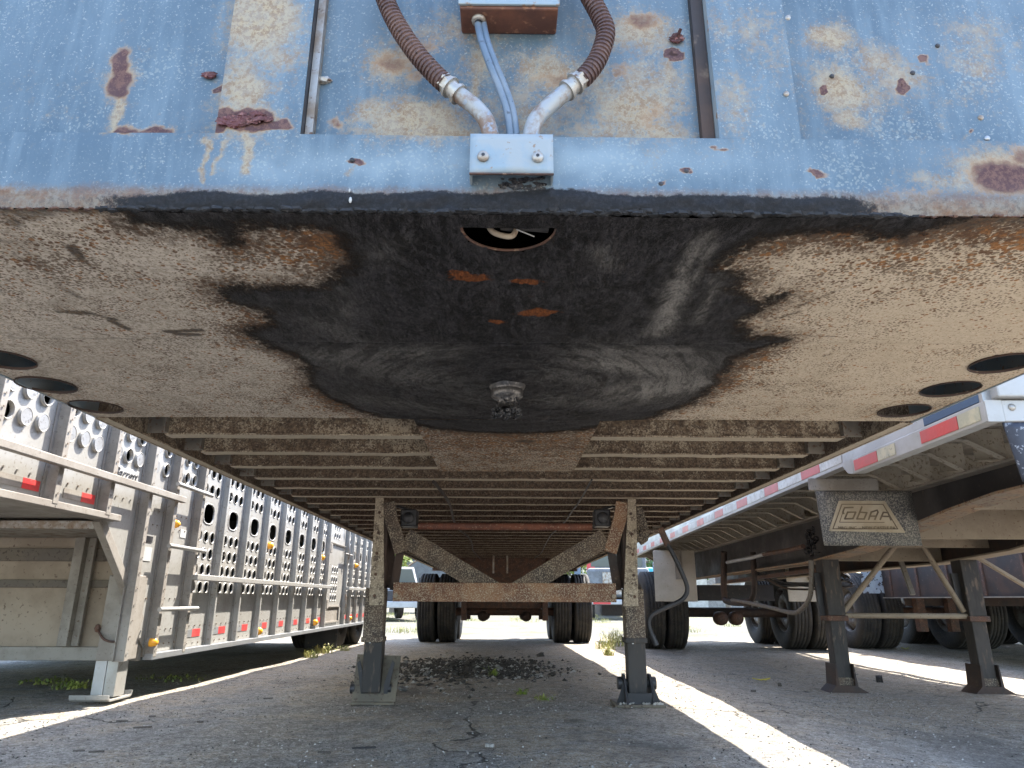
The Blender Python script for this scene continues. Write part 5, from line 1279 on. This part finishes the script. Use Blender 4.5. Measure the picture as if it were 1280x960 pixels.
# ---- rubble patch
def stone_mesh(r, mat, seed):
    random.seed(seed); mb = MB(); mb.ball((0,0,0), r, 7, (random.uniform(.8,1.3), random.uniform(.7,1.1), random.uniform(.45,.8)), .28)
    mb.sm = [False]*len(mb.sm); return mb.mesh('asphalt_chunk', mat)
smesh = [stone_mesh(1, m_, i) for i, m_ in enumerate([M_asph, M_asph, M_stone, M_stone2, M_asph, M_stone])]
random.seed(5)
cpile = (-.30, 6.30)
def rub(n, rmin, rmax, mat, spread=1.0):
    mb = MB()
    for _ in range(n):
        x, y = cpile[0]+random.gauss(0,.30)*spread, cpile[1]+random.gauss(0,.50)*spread; r = random.uniform(rmin, rmax)
        z = G(x, y)+r*.25+.035*math.exp(-((x-cpile[0])/.45)**2-((y-cpile[1])/.6)**2)*random.random()
        mb.ball((x, y, z), r, 5, (random.uniform(.8,1.4), random.uniform(.7,1.2), random.uniform(.4,.8)), .3)
    mb.sm = [False]*len(mb.sm); return mb
tag(rub(2600, .004, .022, M_asph, 1.1).build('rubble', M_asph), 'dark broken asphalt crumbs heaped under the rusty trailer', 'rubble', None, 'stuff')
tag(rub(900, .004, .017, M_stone2, 1.2).build('rubble', M_stone2), 'pale stone crumbs mixed into the heap under the rusty trailer', 'rubble', None, 'stuff')
for mt_, cnt, lab_ in ((M_asph, 7000, 'dark'), (M_stone2, 6000, 'pale')):
    vs_, fs_ = [], []
    for i in range(cnt):
        x = random.uniform(-2.2, 2.6); y = 1.7+random.random()**1.3*5.5; r = random.uniform(.0016, .0048); z = G(x, y)+.003
        if mnoise.noise(Vector((x*1.3, y*1.1, 3))) < -.12 and random.random() < .8: continue
        o_ = len(vs_); q_ = [r*random.uniform(.7,1.4) for _k in range(5)]
        vs_ += [(x-q_[0], y-q_[1]*.6, z), (x+q_[1], y-q_[2]*.5, z), (x+q_[3]*.3, y+q_[2], z), (x-q_[4]*.6, y+q_[3]*.7, z), (x, y, z+q_[4]*.9)]
        fs_ += [(o_,o_+1,o_+4), (o_+1,o_+2,o_+4), (o_+2,o_+3,o_+4), (o_+3,o_,o_+4)]
    mb = MB(); mb.add(vs_, fs_); tag(mb.build('aggregate', mt_), lab_+' specks of worn aggregate over the near asphalt', 'grit', None, 'stuff')
mb = MB()
for _ in range(2600):
    x = random.uniform(-2.6, 3.6); y = 1.6+random.random()**1.4*8; r = random.uniform(.0015, .0055)*(1 if random.random() < .95 else 2.0)
    mb.ball((x, y, G(x, y)+r*.2+.002), r, 4, (1.2, 1, .6), .3)
mb.sm = [False]*len(mb.sm)
tag(mb.build('loose_grit', M_grit), 'loose grit strewn over the asphalt', 'grit', None, 'stuff')
for k in range(26):
    x, y = cpile[0]+random.gauss(0,.42), cpile[1]+random.gauss(0,.55); r = random.uniform(.020, .046)
    x = cpile[0]+(x-cpile[0])*.75; o = link('asphalt_chunk', smesh[k % 6], None, loc=(x, y, G(x, y)+r*.3)); o.scale = (r, r, r); o.rotation_euler = (random.uniform(-.3,.3), random.uniform(-.3,.3), random.uniform(0,6))
    tag(o, 'broken lump of asphalt or stone in the rubble heap under the rusty trailer', 'stone', 'larger lumps in the rubble heap')
def debris(name, u, v, w, d, h, mat, lab, cat, rz=0, curl=0):
    z = G(0, 3); p = at_z(u, v, 0)
    for _ in range(3): p = at_z(u, v, G(p.x, p.y))
    n = 9; mb = MB(); vs = []; 
    for i in range(n+1):
        t = i/n-.5; ww = d*(1-(2*t)**4)**.5*(.7+.3*math.sin(i*2.3)) if abs(t) < .5 else d*.1
        ww = max(ww, d*.12); zc_ = curl*(2*t)**2+.002
        vs += [(t*w, -ww/2+.1*d*math.sin(i*3), zc_), (t*w, ww/2, zc_), (t*w, ww/2, zc_+h), (t*w, -ww/2, zc_+h*.8)]
    fs = [(i*4+k, i*4+(k+1)%4, i*4+4+(k+1)%4, i*4+4+k) for i in range(n) for k in range(4)]+[(3,2,1,0),(n*4,n*4+1,n*4+2,n*4+3)]
    mb.add(vs, fs); o = mb.build(name, mat); o.location = (p.x, p.y, p.z+.004); o.rotation_euler.z = rz; tag(o, lab, cat); return o
debris('rubber_strip', 455, 938, .085, .010, .006, M_black, 'thin black strip lying in the foreground left of centre', 'strip', .2)
debris('bark_flake', 405, 944, .05, .010, .006, M_bark, 'short dark flake left of the black strip in the foreground', 'flake', -.2)
debris('pale_stone', 612, 936, .035, .02, .012, M_stone2, 'small pale stone in the foreground middle', 'stone', -.3)
debris('flat_stick', 719, 904, .10, .014, .008, M_bark, 'flat dark stick lying left of the right landing foot', 'stick', 0)
debris('yellow_leaf', 952, 851, .15, .07, .006, mottled('yellow_leaf', (.62,.48,.03), (.52,.42,.05), None, 20, 80), 'dry yellow leaf lying in the sunlit lane to the right', 'leaf', .05, .012)
debris('dead_leaf', 1132, 812, .12, .05, .01, M_straw, 'pale dry leaf beyond the flatbed legs', 'leaf', .2, .02)
debris('dark_pebble', 1100, 854, .055, .04, .05, M_black, 'dark block of rubber right of the nearer flatbed foot', 'block', .2)
debris('pale_pebble', 1093, 853, .03, .02, .015, M_stone2, 'pale chip beside the dark block by the flatbed foot', 'chip', .5)
debris('brown_pebble', 975, 859, .03, .025, .025, M_bark, 'round brown pebble between the yellow leaf and the flatbed foot', 'pebble', .5)
debris('flat_pebble', 942, 866, .035, .02, .012, M_bark, 'flat dark pebble below the yellow leaf', 'pebble', 0)
for k, (u, v, l, lab) in enumerate([(178,912,.07,'bark flake nearest the sunlit strip at lower left'),(152,904,.05,'thin bark flake beside the sunlit strip at lower left'),(120,943,.05,'bark flake at the bottom left of the lot'),(98,942,.04,'small bark flake left of another at the bottom left'),
    (190,898,.03,'little flake above the long bark flake at lower left'),(408,913,.0,''),(335,875,.05,'curled flake on the asphalt left of the left foot'),(250,905,.03,'bark crumb in the lower left asphalt'),(1180,912,.04,'dark flake in the lower right asphalt'),(1225,880,.05,'dark flake near the right edge below the flatbed'),(905,940,.03,'')]):
    if l and lab: debris('bark_flake', u, v, l, .012, .006, M_bark, lab, 'flake', random.uniform(-.3,.5))
